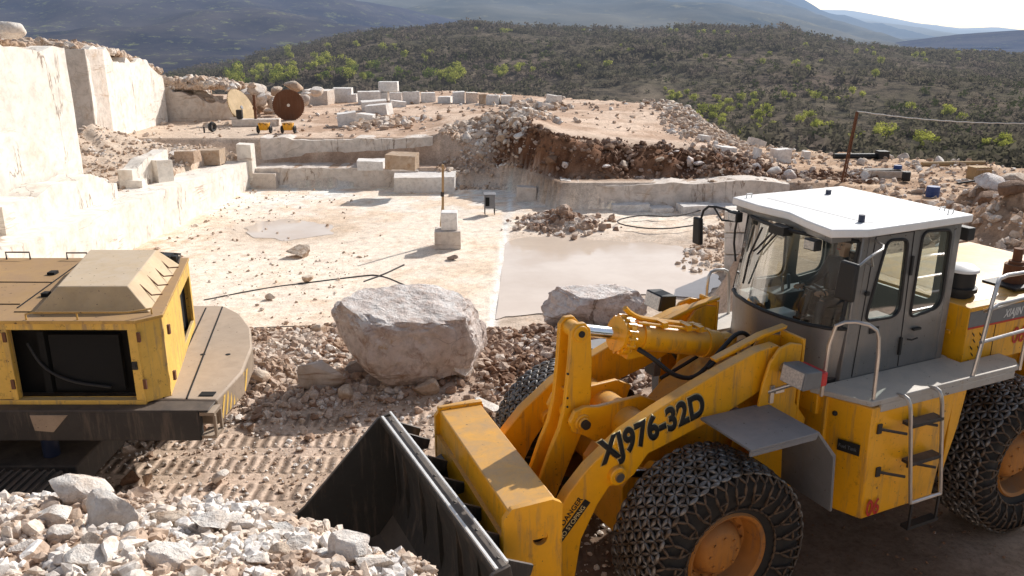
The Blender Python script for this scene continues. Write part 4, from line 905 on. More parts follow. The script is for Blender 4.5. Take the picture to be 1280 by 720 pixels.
# ---- ground sheet
nr, nc = 820, 560
dd_ = np.geomspace(2.5, 165, nr) ; tt = np.linspace(-1.35, 1.35, nc)
D, T_ = np.meshgrid(dd_, tt, indexing='ij'); Xg = D * T_ * 1.0; Yg = D - 4.0
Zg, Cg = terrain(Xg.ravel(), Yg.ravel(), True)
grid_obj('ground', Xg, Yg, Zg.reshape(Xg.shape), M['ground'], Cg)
# far lower sheet so that the ground reaches on behind everything
# ---- water puddles
t = NT('muddy_water'); n = t.noise(.5, 5, .6, t.vec(True)); n9 = t.noise(3.0, 3, .5, t.vec(True))
t.col(t.mix(t.ramp(n, [(.35, 0.), (.65, 1.)]), (.72, .60, .49), (.63, .51, .41))); t.bump(n9, .03, .02); M['water'] = t.set(Roughness=t.ramp(n, [(.42, .03), (.62, .18)]), Specular_IOR_Level=.45)
def puddle(name, pts, z):
    # uneven outline
    out = []; n = len(pts)
    for i in range(n):
        a = Vector(pts[i]); b = Vector(pts[(i + 1) % n])
        for k in range(10):
            p = a.lerp(b, k / 10); d = float(fbm(np.array([p.x * .9]), np.array([p.y * .9]), 77)[0]); q = (b - a).normalized(); d *= 0 if (len(pts) > 8 and i in (0, 1, 2)) else 1; p = p + Vector((q.y, -q.x)) * d * .55; out.append((p.x, p.y, z))
    me = bpy.data.meshes.new(name); me.from_pydata(out, [], [tuple(range(len(out)))]); me.materials.append(M['water']); o = bpy.data.objects.new(name, me); COL.objects.link(o); o['kind'] = 'structure'
P2 = lambda px, py, z=-2: tuple(at(px, py, z).xy)
puddle('puddle', [P2(619, 398), P2(622, 380), P2(626, 345), P2(632, 300), P2(690, 288), P2(770, 285), P2(830, 298), P2(880, 325), P2(893, 350), P2(880, 372), P2(800, 368), P2(740, 372), P2(690, 385)], -2.035)
puddle('puddle', [P2(305, 285), P2(330, 272), P2(380, 268), P2(420, 278), P2(415, 292), P2(360, 299), P2(315, 297)], -2.012)
# ---- cut stone walls
def cutwall(name, pts, z0, ztops, mat='marble', back=3.0, jag=.10, bdir=None, label=None):
    """vertical cut face along the plan polyline pts; top heights interpolated; body extends back"""
    pts = [Vector(p) for p in pts]; L = [0]
    for a, b in zip(pts, pts[1:]): L.append(L[-1] + (b - a).length)
    n = max(8, int(L[-1] / .22)); rows = 10; v = []; f = []
    for i in range(n + 1):
        s = L[-1] * i / n; k = max(j for j in range(len(L)) if L[j] <= s + 1e-9); k = min(k, len(pts) - 2)
        p = pts[k].lerp(pts[k + 1], (s - L[k]) / (L[k + 1] - L[k])); d = (pts[k + 1] - pts[k]).normalized(); nrm = Vector((d.y, -d.x)) if bdir is None else -Vector(bdir)
        zt = float(np.interp(s, np.linspace(0, L[-1], len(ztops)), ztops)); ja = float(fbm(np.array([s * .8]), np.array([z0 * 3.7 + len(pts)]), 5, 5, .6)[0]) * jag * 2
        step = jag * 1.2 * (hsh(int(s / 1.7), 3, 8) - .5)
        zt += ja + step
        for r_ in range(rows + 1):
            z = lerp(z0 - .1, zt, r_ / rows); off = .035 * float(fbm(np.array([s * .6]), np.array([z * .8 + 3]), 31, 4)[0]) + (.12 * ja if r_ == rows else 0) + .05 * (hsh(int(s / 2.3), 1, 4) - .5)
            q = p + nrm * off; v.append((q.x, q.y, z))
        for e_ in (min(1.0, back * .5), back): q = p - nrm * e_; v.append((q.x, q.y, zt + .05 * ja))
        q = p - nrm * back; v.append((q.x, q.y, z0 - .1))
    m = rows + 4
    for i in range(n):
        for k in range(m): a = i * m + k; b = i * m + (k + 1) % m; f.append((a, a + m, b + m, b))
    f += [tuple(range(m)), tuple(n * m + k for k in range(m))[::-1]]
    o = MB().add(v, f).build(name, mat, None, 0, 30); o['kind'] = 'structure'; return o
# left: lower step beside the pit
cutwall('quarry_wall', [(-14.75, 14.0), (-14.45, 33.0), (-13.85, 44.8)], -2.05, [.1, -.0, -.15, -.35, -.6], bdir=(-1, 0), back=1.75, jag=.03)
# left: tall wall (near), runs away from the camera
cutwall('quarry_wall', [(-18.2, 12.0), (-17.1, 27.5), (-16.6, 32.4)], -.35, [5.9, 5.7, 5.55, 5.45], bdir=(-1, 0), back=9, jag=.14)
cutwall('quarry_wall', [(-15.75, 25.5), (-15.55, 29), (-15.45, 32.6)], -.4, [.75, .8, 1.05, .9, .25], bdir=(-1, 0), back=1.1, jag=.12)
cutwall('quarry_wall', [(-15.9, 35.0), (-15.5, 38.0)], -.4, [.35, .75, .95], bdir=(-1, 0), back=.6, jag=.12)
# left: second tall wall: end face towards the camera, long lit face
cutwall('quarry_wall', [(-30, 44.9), (-22.0, 44.9)], -.3, [5.3, 5.1], 'marble_shade', bdir=(0, 1), back=2)
cutwall('quarry_wall', [(-22.0, 44.95), (-22.3, 50), (-22.6, 56)], -.3, [5.1, 4.9, 4.4, 4.2, 3.2], bdir=(-1, 0), back=7, jag=.35)
cutwall('quarry_wall', [(-24, 56.1), (-21.2, 56.4), (-18.6, 57.4)], 0.2, [2.9, 2.3, 1.4], 'marble_shade', bdir=(0, 1), back=2.5, jag=.35)
# back of the pit: lower step, upper step
cutwall('quarry_wall', [(-13.9, 44.6), (-9.5, 44.7), (-6.4, 44.6)], -2.05, [-1.02, -.98, -1.0], 'marble_shade', bdir=(0, 1), back=2.1, jag=.06)
cutwall('quarry_wall', [(-8.5, 44.62), (-5.0, 44.55)], -2.05, [-1.05, -1.1], 'marble_shade', bdir=(0, 1), back=2.0, jag=.06)
cutwall('quarry_wall', [(-13.9, 46.7), (-9, 46.8), (-4.4, 46.9)], -1.05, [.33, .30, .26, .35], 'marble_shade', bdir=(0, 1), back=1.5, jag=.10)
# right back
cutwall('quarry_wall', [(2.3, 39.4), (4.2, 38.6), (8.0, 38.5), (12.8, 38.4)], -2.1, [-.75, -.85, -.74, -.7, -.62, -.7], 'marble_shade', bdir=(0, 1), back=1.4, jag=.07)
# ================================================================== ROCKS
def ico(sub):
    bm = bmesh.new(); bmesh.ops.create_icosphere(bm, subdivisions=sub, radius=1.0); v = np.array([p.co[:] for p in bm.verts]); f = np.array([[q.index for q in p.verts] for p in bm.faces]); bm.free(); return v, f
ICO = {k: ico(k) for k in (1, 2, 3, 4, 5, 6)}
def fb3(p, s, o=4, fr=1.2):
    return fbm(p[:, 0] * fr + p[:, 2] * .7, p[:, 1] * fr - p[:, 2] * .9, s, o) + fbm(p[:, 2] * fr + 5, p[:, 0] * fr * .8 + p[:, 1] * .5, s + 40, o)
def rock_arr(seed, sub, cuts=9, dmin=.45, dmax=.85, noise=.06, flat=.75):
    rs = np.random.RandomState(seed); v, f = ICO[sub]; p = v.copy() * (1 + .12 * fb3(v, seed)[:, None])
    for _ in range(cuts):
        n = rs.normal(size=3); n /= np.linalg.norm(n); d = rs.uniform(dmin, dmax); e = p @ n - d; p = p - np.maximum(e, 0)[:, None] * n * .96
    if noise: p = p + v * (noise * fb3(v * 3, seed + 3))[:, None]
    p = p * np.array([rs.uniform(.8, 1.2), rs.uniform(.7, 1.), flat * rs.uniform(.8, 1.15)])
    return p, f
def rock_me(name, seed, sub, mat, ang=28, **k):
    p, f = rock_arr(seed, sub, **k); me = bpy.data.meshes.new(name); me.from_pydata(p.tolist(), [], f.tolist()); me.materials.append(M[mat]); me.shade_smooth(); me.set_sharp_from_angle(angle=R(ang)); return me
def put(name, me, loc, sc_, rot, label, cat, group=None):
    o = bpy.data.objects.new(name, me); COL.objects.link(o); o.location = loc; o.scale = sc_ if hasattr(sc_, '__len__') else (sc_,) * 3; o.rotation_euler = rot; return tag(o, label, cat, group)
def scatter(name, pts, sizes, mat, subs=1, nvar=10, seed=0, flat=.75, tint=True, sink=.3, zf=None):
    """one merged mesh of loose stones (stuff)"""
    rs = np.random.RandomState(seed); V = []; F = []; off = 0
    var = [rock_arr(900 + seed * 31 + k, subs, 6, .25, .75, 0, flat) for k in range(nvar)]
    z = terrain(pts[:, 0], pts[:, 1]) if zf is None else zf(pts); which = rs.randint(0, nvar, len(pts)); ang = rs.uniform(0, 2 * PI, len(pts)); tl = rs.uniform(-.6, .6, (len(pts), 2))
    for k in range(nvar):
        idx = np.where(which == k)[0]
        if not len(idx): continue
        p, f = var[k]; c, s = np.cos(ang[idx]), np.sin(ang[idx]); a, b = tl[idx, 0], tl[idx, 1]
        q = p[None] * sizes[idx][:, None, None]
        y1 = q[..., 1] * np.cos(a)[:, None] - q[..., 2] * np.sin(a)[:, None]; z1 = q[..., 1] * np.sin(a)[:, None] + q[..., 2] * np.cos(a)[:, None]
        x1 = q[..., 0] * np.cos(b)[:, None] + z1 * np.sin(b)[:, None]; z2 = -q[..., 0] * np.sin(b)[:, None] + z1 * np.cos(b)[:, None]
        xx = x1 * c[:, None] - y1 * s[:, None] + pts[idx, 0][:, None]; yy = x1 * s[:, None] + y1 * c[:, None] + pts[idx, 1][:, None]; zz = z2 + (z[idx] + sizes[idx] * sink)[:, None]
        V.append(np.stack([xx, yy, zz], -1).reshape(-1, 3)); F.append((f[None] + (np.arange(len(idx)) * len(p))[:, None, None] + off).reshape(-1, 3)); off += len(idx) * len(p)
    V = np.concatenate(V); F = np.concatenate(F)
    me = bpy.data.meshes.new(name); me.vertices.add(len(V)); me.vertices.foreach_set('co', V.ravel()); me.loops.add(F.size); me.loops.foreach_set('vertex_index', F.ravel()); me.polygons.add(len(F)); me.polygons.foreach_set('loop_start', np.arange(0, F.size, 3)); me.update(calc_edges=True)
    me.materials.append(M[mat]); me.shade_flat(); o = bpy.data.objects.new(name, me); COL.objects.link(o); o['kind'] = 'stuff'; return o
# stone mix with per-stone colour (object-space cell noise)
def gravel_mat(name, stops):
    t = NT(name); v = t.vec(True); vo = t.n('ShaderNodeTexVoronoi'); vo.inputs['Scale'].default_value = stops[0]; t.l(v, vo.inputs['Vector'])
    sp = t.n('ShaderNodeSeparateColor'); t.l(vo.outputs['Color'], sp.inputs[0]); n = t.noise(25, 6, .7, v)
    a = t.ramp(sp.outputs[0], stops[1]); a = t.mix(t.ramp(n, [(.35, .5), (.6, 0.)]), a, (.22, .14, .09)); t.col(a); t.bump(n, .4, .02); M[name] = t.set(Roughness=.9, Specular_IOR_Level=.2)
gravel_mat('gravel_pale', (4., [(0., (.54, .40, .30)), (.35, (.74, .62, .51)), (.6, (.86, .79, .71)), (1., (.90, .87, .83))]))
gravel_mat('gravel_brown', (2.5, [(0., (.28, .17, .115)), (.4, (.44, .31, .23)), (.75, (.60, .48, .39)), (1., (.78, .70, .62))]))
gravel_mat('gravel_mid', (1.4, [(0., (.48, .34, .24)), (.45, (.63, .49, .38)), (.8, (.76, .66, .56)), (1., (.86, .81, .75))]))
gravel_mat('gravel_dark', (1.5, [(0., (.12, .055, .03)), (.5, (.22, .12, .07)), (.8, (.34, .23, .17)), (1., (.55, .47, .42))]))
def sizes(n, a, b, p=2.6, rs=RS): u = rs.uniform(0, 1, n); return a + (b - a) * u ** p
def box_pts(n, x0, x1, y0, y1): return np.stack([RS.uniform(x0, x1, n), RS.uniform(y0, y1, n)], 1)
# mound rubble
p = box_pts(22000, -4.6, .6, 1.9, 5.2); scatter('rubble', p, sizes(len(p), .008, .055, 3.0), 'gravel_pale', 1, 12, 1)
p = box_pts(420, -4.4, .4, 2.0, 5.0); scatter('rubble', p, sizes(len(p), .05, .10, 2), 'gravel_pale', 2, 12, 2)
# yard gravel
p = box_pts(6500, -7, 2.0, 7.6, 13.6); scatter('gravel', p, sizes(len(p), .012, .06, 4), 'gravel_pale', 1, 8, 3)
p = box_pts(1600, 1.0, 7.5, 5.5, 12.5); scatter('gravel', p, sizes(len(p), .008, .04, 4), 'gravel_dark', 1, 8, 4)
# berm
n = 6500; x = RS.uniform(-7.0, 6.5, n); y = 15.0 + .12 * x + RS.normal(0, 1.05, n); scatter('rubble', np.stack([x, y], 1), sizes(n, .03, .15, 2.4), 'gravel_brown', 1, 12, 5)
n = 4200; x = RS.uniform(-.5, 4.5, n); y = 15.1 + .12 * x + RS.normal(0, .9, n); scatter('rubble', np.stack([x, y], 1), sizes(n, .03, .14, 2.4), 'gravel_dark', 1, 12, 25)
n = 5000; x = RS.uniform(-7.5, -2.0, n); y = 14.9 + .12 * x + RS.normal(0, .9, n); scatter('rubble', np.stack([x, y], 1), sizes(n, .03, .13, 2.4), 'gravel_mid', 1, 12, 15)
p = box_pts(2000, -8.5, -3, 14.8, 19.5); scatter('rubble', p, sizes(len(p), .02, .12, 3), 'gravel_mid', 1, 10, 6)
# pit floor strays
n = 520; x = -13.8 + RS.exponential(2.2, n); y = RS.uniform(22, 44, n); k = x < -1; scatter('gravel', np.stack([x, y], 1)[k], sizes(int(k.sum()), .02, .13, 4), 'gravel_mid', 1, 8, 7)
p = box_pts(260, -9.5, -5, 22, 31); scatter('gravel', p, sizes(len(p), .02, .10, 4), 'gravel_mid', 1, 8, 8)
# left talus, back, bank, plateau
n = 4500; x = RS.uniform(-22.5, -14.5, n); y = RS.uniform(31, 46, n); scatter('rubble', np.stack([x, y], 1), sizes(n, .02, .16, 3.5), 'gravel_mid', 1, 10, 9)
for (px_, py_, n_, sd_) in ((672, 138, 330, 40), (480, 150, 260, 41), (640, 160, 300, 42)):
    b_ = at(px_, py_, .6); scatter('rubble', np.stack([b_.x + RS.normal(0, 1.1, n_), b_.y + RS.normal(0, 1.5, n_)], 1), sizes(n_, .08, .42, 2.2), 'gravel_mid', 1, 10, sd_)
n = 2300; x = RS.uniform(-4, 1, n); y = RS.uniform(43.8, 51, n); scatter('rubble', np.stack([x, y], 1), sizes(n, .03, .24, 4), 'gravel_mid', 1, 10, 10)
n = 3600; x = RS.uniform(-1, 18, n); y = np.interp(x, [-.4, 2.2], [43.6, 38.6]) + RS.uniform(1.3, 4.6, n); scatter('rubble', np.stack([x, y], 1), sizes(n, .03, .24, 4.2), 'gravel_dark', 1, 10, 12)
n = 2600; x = RS.uniform(-24, 14, n); y = RS.uniform(47, 82, n); scatter('rubble', np.stack([x, y], 1), sizes(n, .03, .28, 6), 'gravel_mid', 1, 10, 11)
n = 4200; x = 12.2 + RS.normal(0, 1.0, n); y = RS.uniform(48, 66, n); scatter('rubble', np.stack([x, y], 1), sizes(n, .05, .34, 3.5), 'gravel_mid', 1, 10, 13)
n = 6000; x = RS.uniform(9, 36, n); y = RS.uniform(31, 55, n); scatter('rubble', np.stack([x, y], 1), sizes(n, .03, .28, 4.6), 'gravel_mid', 1, 10, 14)
n = 3000; x = RS.normal(16.5, 3.0, n); y = RS.normal(25.5, 3.4, n); k = x > 10.5; scatter('rubble', np.stack([x, y], 1)[k], sizes(int(k.sum()), .04, .30, 3.4), 'gravel_mid', 1, 10, 16)
n = 1500; x = RS.normal(2.1, .72, n); y = RS.normal(35.4, .65, n); scatter('rubble', np.stack([x, y], 1), sizes(n, .05, .26, 2.4), 'gravel_brown', 1, 10, 17)
n = 1500; x = RS.uniform(6, 11.5, n); y = RS.uniform(28, 35, n); k = x > 5.2 + (y - 27) * .35; scatter('rubble', np.stack([x, y], 1)[k], sizes(int(k.sum()), .03, .22, 3), 'gravel_mid', 1, 10, 18)
# stones on top of the tall walls
def scatter_z(name, x, y, zf, sz, mat, seed):
    o = scatter(name, np.stack([x, y], 1), sz, mat, 1, 10, seed); return o
def topstones(x, y, z, sz, seed, mat='gravel_mid'):
    # same stones lifted to a given height
    h = RS.uniform(0, 1, len(x)) ** 2 * np.clip(np.abs(x - x.max()) * .25, 0, .5)
    scatter('rubble', np.stack([x, y], 1), sz, mat, 1, 8, seed, zf=lambda p: np.interp(p[:, 1], z[0], z[1]) + h)
n = 2200; topstones(-17.5 - RS.exponential(1.1, n), RS.uniform(16, 32.3, n), ([16, 27.5, 32.4], [5.88, 5.66, 5.45]), sizes(n, .04, .20, 2.6), 30)
n = 2600; topstones(-22.7 - RS.exponential(1.4, n), RS.uniform(45, 56, n), ([45, 50, 56], [5.1, 4.75, 3.4]), sizes(n, .06, .42, 2.4), 31)
n = 1800; y_ = 56.6 + RS.exponential(1.2, n); topstones(RS.uniform(-24, -18.3, n), y_, ([56, 60, 70], [2.4, 2.3, 1.0]), sizes(n, .08, .45, 2.0), 32)
# ---- hero boulders
me = rock_me('boulder', 41, 5, 'boulder', 25, cuts=13, dmin=.62, dmax=.92, noise=.035, flat=1.0)
def hero(name, px0, px1, pyt, pyb, z, seed, mat, label, depth=.9, cuts=11, rot=0., sub=5, topcut=None, under=0., cat='boulder', noise=.035, group=None, tilt=(0, 0), boxy=0):
    """boulder spanning the photo columns px0..px1 with its foot at level z"""
    b = at((px0 + px1) / 2, pyb, z); Zc = b.y * cp_ + (CAMH - z) * sp_; wd = (px1 - px0) / f_ * Zc; ht = (pyb - pyt) / f_ * Zc * .98
    p, f = rock_arr(seed, sub, cuts, *((.6, .9) if cat == 'boulder' else (.30, .72)), noise, 1.0); p = p / np.abs(p).max(0)
    if boxy:
        v0 = ICO[sub][0]; e0 = np.sign(v0) * np.abs(v0) ** boxy; rr = np.random.RandomState(seed)
        p = e0 * (1 + .16 * fb3(v0 * 1.3, seed)[:, None])
        for _ in range(cuts):
            n = rr.normal(size=3) * np.array([1, 1, .45]); n /= np.linalg.norm(n); e = p @ n - rr.uniform(.72, 1.0); p = p - np.maximum(e, 0)[:, None] * n * .95
        p = p + v0 * (.06 * fb3(v0 * 2.6, seed + 3, 5) + .10 * np.minimum(0, fb3(v0 * 1.6, seed + 7, 4) + .15))[:, None]; p = p + v0 * ((.028 * fb3(v0 * 9, seed + 5, 5) - .03 * (np.abs(fb3(v0 * 2.1, seed + 15, 3)) < .03)))[:, None]; p = p / np.abs(p).max(0)
    if topcut is not None:
        n = np.array([tilt[0], tilt[1], 1.]); n /= np.linalg.norm(n); e = p @ n - topcut; p = p - np.maximum(e, 0)[:, None] * n * .97
    p = p - p.min(0) ; p = p / p.max(0) - np.array([.5, .5, 0])
    if under: k = np.clip((under - p[:, 2]) / under, 0, 1); p[:, :2] *= (1 - .45 * k ** 1.5)[:, None]
    p[:, 2] += .02 * fb3(p * 9, seed + 9, 4, 1.) * (p[:, 2] > .6)
    c, s = math.cos(rot), math.sin(rot); q = p * np.array([wd, wd * depth, ht]); q = np.stack([q[:, 0] * c - q[:, 1] * s, q[:, 0] * s + q[:, 1] * c, q[:, 2]], 1)
    me = bpy.data.meshes.new(name); me.from_pydata(q.tolist(), [], f.tolist()); me.materials.append(M[mat]); me.shade_smooth(); me.set_sharp_from_angle(angle=R(24))
    o = bpy.data.objects.new(name, me); COL.objects.link(o); o.location = (b.x, b.y + wd * depth * .5 * (1 - under), z - .04 * ht); return tag(o, label, cat, group)
hero('boulder', 411, 612, 362, 488, .0, 52, 'boulder', 'huge pale boulder with a flat white top standing on the rubble between yard and pit', .66, 12, .05, 6, .68, .5, tilt=(.16, -.24), boxy=.72)
hero('boulder', 678, 814, 362, 425, -.25, 61, 'boulder', 'wide grey and brown boulder behind the loader arms at the edge of the pit', .5, 12, .1, 5, .78, .1, tilt=(-.1, -.1), boxy=.72)
hero('boulder', 372, 432, 450, 492, .02, 63, 'marble_shade', 'flat sided pinkish slab of stone leaning left of the huge pale boulder', .35, 7, .0, 4, None, cat='stone')
hero('boulder', 553, 612, 397, 462, .1, 64, 'boulder', 'upright cracked stone touching the right side of the huge pale boulder', .8, 9, .4, 4, cat='stone')
hero('stone', 515, 548, 476, 497, .02, 65, 'rock_tan', 'small tan stone lying under the front of the huge pale boulder', .7, 8, .2, 3, cat='stone')
hero('stone', 560, 592, 455, 480, .1, 66, 'rock', 'rounded pale stone right of the foot of the huge boulder', .8, 8, .2, 3, cat='stone')
hero('stone', 430, 462, 452, 478, .05, 67, 'rock_grey', 'grey stone wedged between the pink slab and the huge boulder', .8, 8, .6, 3, cat='stone')
hero('stone', 455, 482, 468, 486, .05, 68, 'rock_grey', 'low grey stone in the shade in front of the huge boulder', .8, 8, .1, 3, cat='stone')
hero('stone', 590, 632, 500, 525, .02, 69, 'rock', 'pale stone behind the top bar of the yellow coupler frame', .8, 8, .2, 3, cat='stone')
hero('stone', 355, 385, 308, 324, -2, 70, 'rock_tan', 'brown stone lying alone in the middle of the pale pit floor', .8, 8, .2, 3, cat='stone')
hero('stone', 376, 391, 345, 354, -2, 71, 'rock_tan', 'small brown stone beside the long crack on the pit floor', .8, 8, .2, 3, cat='stone')
hero('stone', 330, 343, 367, 376, -2, 72, 'rock_tan', 'small brown stone on the pit floor nearest the excavator deck', .8, 8, .2, 3, cat='stone')
hero('stone', 558, 572, 318, 326, -2, 73, 'rock_grey', 'dark stone on the pit floor in front of the stacked blocks', .8, 8, .2, 3, cat='stone')
hero('stone', 178, 190, 590, 610, .0, 74, 'rock_tan', 'brown stone in shadow right of the excavator track', .8, 8, .2, 3, cat='stone')
hero('stone', 150, 172, 590, 610, .0, 75, 'rock_earth', 'dark stone standing beside the excavator track', .8, 8, .2, 3, cat='stone')
hero('stone', 262, 284, 590, 608, .0, 76, 'rock', 'pale stone on the cleat marked yard ground', .8, 8, .2, 3, cat='stone')
# second row of the mound : named rocks
def mrock(px0, px1, pyt, pyb, seed, mat, label, depth=.8, topcut=None, tilt=(0, 0), rot=.2, group=None, cuts=9):
    # foot found on the mound surface
    z = 3.3; c_ = (px0 + px1) / 2; k_ = 1.0 if px1 < 172 else .72; px0 = c_ - (c_ - px0) * k_; px1 = c_ + (px1 - c_) * k_; pyt = pyb - (pyb - pyt) * k_
    for _ in range(14): b = at((px0 + px1) / 2, pyb, z); z = z * .4 + .6 * min(4.4, gz(b.x, b.y))
    return hero('stone', px0, px1, pyt, pyb, z - .05, seed, mat, label, depth, cuts, rot, 4, topcut, 0, 'stone', .03, group, tilt)
mrock(57, 127, 598, 642, 101, 'rock', 'big rounded white topped stone on the heap crest beside the excavator track', .8, .7, (.2, -.3))
mrock(98, 170, 622, 672, 102, 'rock', 'largest block shaped white stone on the heap with a shaded brown front', .7, .6, (.1, -.3))
mrock(170, 240, 636, 668, 103, 'rock_tan', 'long flat tan stone on the heap right of the block shaped stone', .6, .5, (.2, -.2))
mrock(222, 292, 640, 676, 104, 'rock', 'jagged pale stone with sunlit facets near the middle of the heap crest', .8)
mrock(282, 325, 642, 674, 105, 'rock', 'white wedge of stone on the heap crest right of the jagged stone', .8)
mrock(165, 242, 680, 720, 106, 'rock', 'broad stone with a sunlit white right half and mauve left half on the heap', .8)
mrock(72, 132, 690, 722, 107, 'rock', 'cracked pale stone at the bottom edge of the heap', .8)
mrock(28, 80, 640, 668, 108, 'rock', 'low pale double peaked stone on the left of the heap', .8)
mrock(55, 90, 660, 690, 109, 'rock', 'whitish lump of stone below the double peaked stone', .8)
mrock(8, 40, 680, 702, 110, 'rock', 'small pale stone near the left border of the heap', .8)
mrock(0, 16, 652, 690, 111, 'rock', 'pinkish stone cut by the left border of the picture', .8)
mrock(96, 130, 672, 696, 112, 'rock_tan', 'reddish stone right of the whitish lump on the heap', .8)
mrock(125, 150, 668, 690, 113, 'rock', 'small bright stone tucked under the largest block shaped stone', .8)
mrock(330, 372, 650, 680, 114, 'rock', 'pale stone on the heap crest left of the bucket', .8)
mrock(345, 395, 668, 700, 115, 'rock', 'flat sunlit stone on the right shoulder of the heap', .8)
mrock(380, 440, 640, 676, 116, 'rock_tan', 'lumpy tan stone on the heap just below the bucket corner', .8)
mrock(395, 470, 668, 712, 117, 'rock', 'wide sunlit stone at the right end of the heap below the bucket', .9)
mrock(430, 500, 690, 724, 118, 'rock', 'pale sloping stone at the lower right end of the heap', .9)
mrock(255, 300, 672, 700, 119, 'rock_tan', 'brown stone in the centre of the heap', .8)
mrock(300, 345, 690, 718, 120, 'rock', 'angular pale stone near the bottom edge in the middle of the heap', .8)
mrock(10, 38, 632, 650, 121, 'rock', 'small white stone on the heap crest right of the track pads', .8)
mrock(244, 268, 700, 722, 122, 'rock_tan', 'small tan stone at the bottom edge right of the mauve and white stone', .8)
# more heap stones that look alike
rk = [rock_me('stone', 200 + k, 3, ['rock', 'rock', 'rock_tan'][k % 3], 28, cuts=9, noise=.03) for k in range(9)]
rs = np.random.RandomState(5)
for i in range(70):
    x = rs.uniform(-4.0, .1); y = rs.uniform(2.4, np.interp(x, [-3.6, -1.3, .1], [4.4, 4.0, 2.8]))
    s = rs.uniform(.045, .10); s *= .62; put('stone', rk[i % 9], (x, y, gz(x, y) + s * .25), s, (rs.uniform(-.5, .5), rs.uniform(-.5, .5), rs.uniform(0, 6)), 'fist sized angular pale stone lying loose among the rubble of the foreground heap', 'stone', 'fist sized stones on the foreground heap')
rk2 = [rock_me('stone', 230 + k, 3, ['rock_earth', 'rock_grey', 'rock_tan', 'boulder'][k % 4], 28, cuts=9, noise=.03) for k in range(8)]
for i in range(60):
    x = rs.uniform(-6.5, 6.0); y = 15.0 + .12 * x + rs.normal(0, .9); s = rs.uniform(.09, .22)
    if y > 13 and not (-3.6 < x < -.2 and 13.6 < y < 16.5): put('stone', rk2[i % 8], (x, y, gz(x, y) + s * .3), s, (rs.uniform(-.5, .5), rs.uniform(-.5, .5), rs.uniform(0, 6)), 'head sized broken stone in the rubble strip between the yard and the pit', 'stone', 'head sized stones in the rubble strip')
rk3 = [rock_me('boulder', 260 + k, 3, ['rock_tan', 'rock', 'rock', 'marble_shade'][k % 4], 26, cuts=8, noise=.03, flat=.85) for k in range(8)]
def many(n, fx, fy, a, b, label, group, ms, cat='boulder', lift=None, name='boulder'):
    for i in range(n):
        x = fx(i); y = fy(i, x); s = rs.uniform(a, b) if rs.rand() > .25 else a
        z = (gz(x, y) if lift is None else lift(x, y)) + s * .3
        put(name, ms[i % len(ms)], (x, y, z), (s, s, s * rs.uniform(.7, 1.1)), (rs.uniform(-.4, .4), rs.uniform(-.4, .4), rs.uniform(0, 6)), label, cat, group)
many(26, lambda i: rs.uniform(-24, -18.3), lambda i, x: rs.uniform(57, 61), .25, .7, 'tan broken boulder heaped on the ledge behind the tall white wall', 'boulders heaped behind the tall white wall', rk3, lift=lambda x, y: 2.2 - (x + 24) * .22)
many(16, lambda i: rs.uniform(-18.6, -14.5), lambda i, x: rs.uniform(59.5, 64), .4, .9, 'rough pinkish boulder piled behind the big saw discs', 'boulders piled behind the saw discs', rk3, lift=lambda x, y: .4 + rs.uniform(0, 1.6))
many(24, lambda i: rs.uniform(-3.6, 0.5), lambda i, x: rs.uniform(44.5, 50), .15, .42, 'tan boulder in the rockfall above the back corner of the pit', 'boulders in the rockfall', rk3)
rk4 = [rock_me('boulder', 280 + k, 3, ['rock_earth', 'boulder', 'rock_tan'][k % 3], 26, cuts=8, noise=.03) for k in range(6)]
many(26, lambda i: rs.uniform(-1, 14), lambda i, x: np.interp(x, [-.4, 2.2], [43.6, 38.6]) + rs.uniform(1.5, 3.3), .15, .4, 'earth covered stone sticking out of the dark red bank', 'stones in the dark red bank', rk4)
many(26, lambda i: rs.uniform(13.5, 21), lambda i, x: rs.uniform(22, 30), .2, .6, 'brown boulder in the rocky bank behind the loader engine hood', 'boulders in the bank behind the loader', rk4)
many(22, lambda i: 12.6 + rs.normal(0, .8), lambda i, x: rs.uniform(50, 66), .18, .42, 'pale boulder tumbled down the slope at the right end of the upper terrace', 'boulders on the terrace slope', rk3)
many(26, lambda i: rs.uniform(12, 30), lambda i, x: rs.uniform(34, 50), .15, .38, 'loose pale boulder on the rough ground right of the pit', 'boulders on the rough ground right of the pit', rk3)
many(14, lambda i: rs.uniform(-18, -15), lambda i, x: rs.uniform(34, 46), .2, .5, 'pale broken stone on the ledge below the white walls', 'broken stones below the white walls', rk3)
put('boulder', rock_me('boulder', 291, 4, 'rock', 26, cuts=8, noise=.03), (-17.9 + .7, 29.9, 6.05), (.62, .5, .5), (0, .1, .3), 'single pale boulder standing on top of the tall white quarry wall', 'boulder')
for (px, py, z, s, mt, lb) in ((1045, 255 - 6, -.2, 1.0, 'rock_tan', 'large tan boulder showing above the rear end of the white cab roof'), (312, 112, 1.4, 1.5, 'marble_shade', 'largest pinkish boulder leaning above the two saw discs'), (690, 282, -1.9, .5, 'rock_grey', 'grey boulder in the rubble pile on the pit floor')):
    b = at(px, py, z) if px != 1045 else Vector((16.6, 27.5, 1.0))
    if px == 312: b = Vector((-18.9, 63.5, 1.3))
    put('boulder', rock_me('boulder', 300 + px, 4, mt, 26, cuts=8, noise=.03), b, (s, s * .8, s * .8), (.2, .5 if px == 305 else .1, .6), lb, 'boulder')
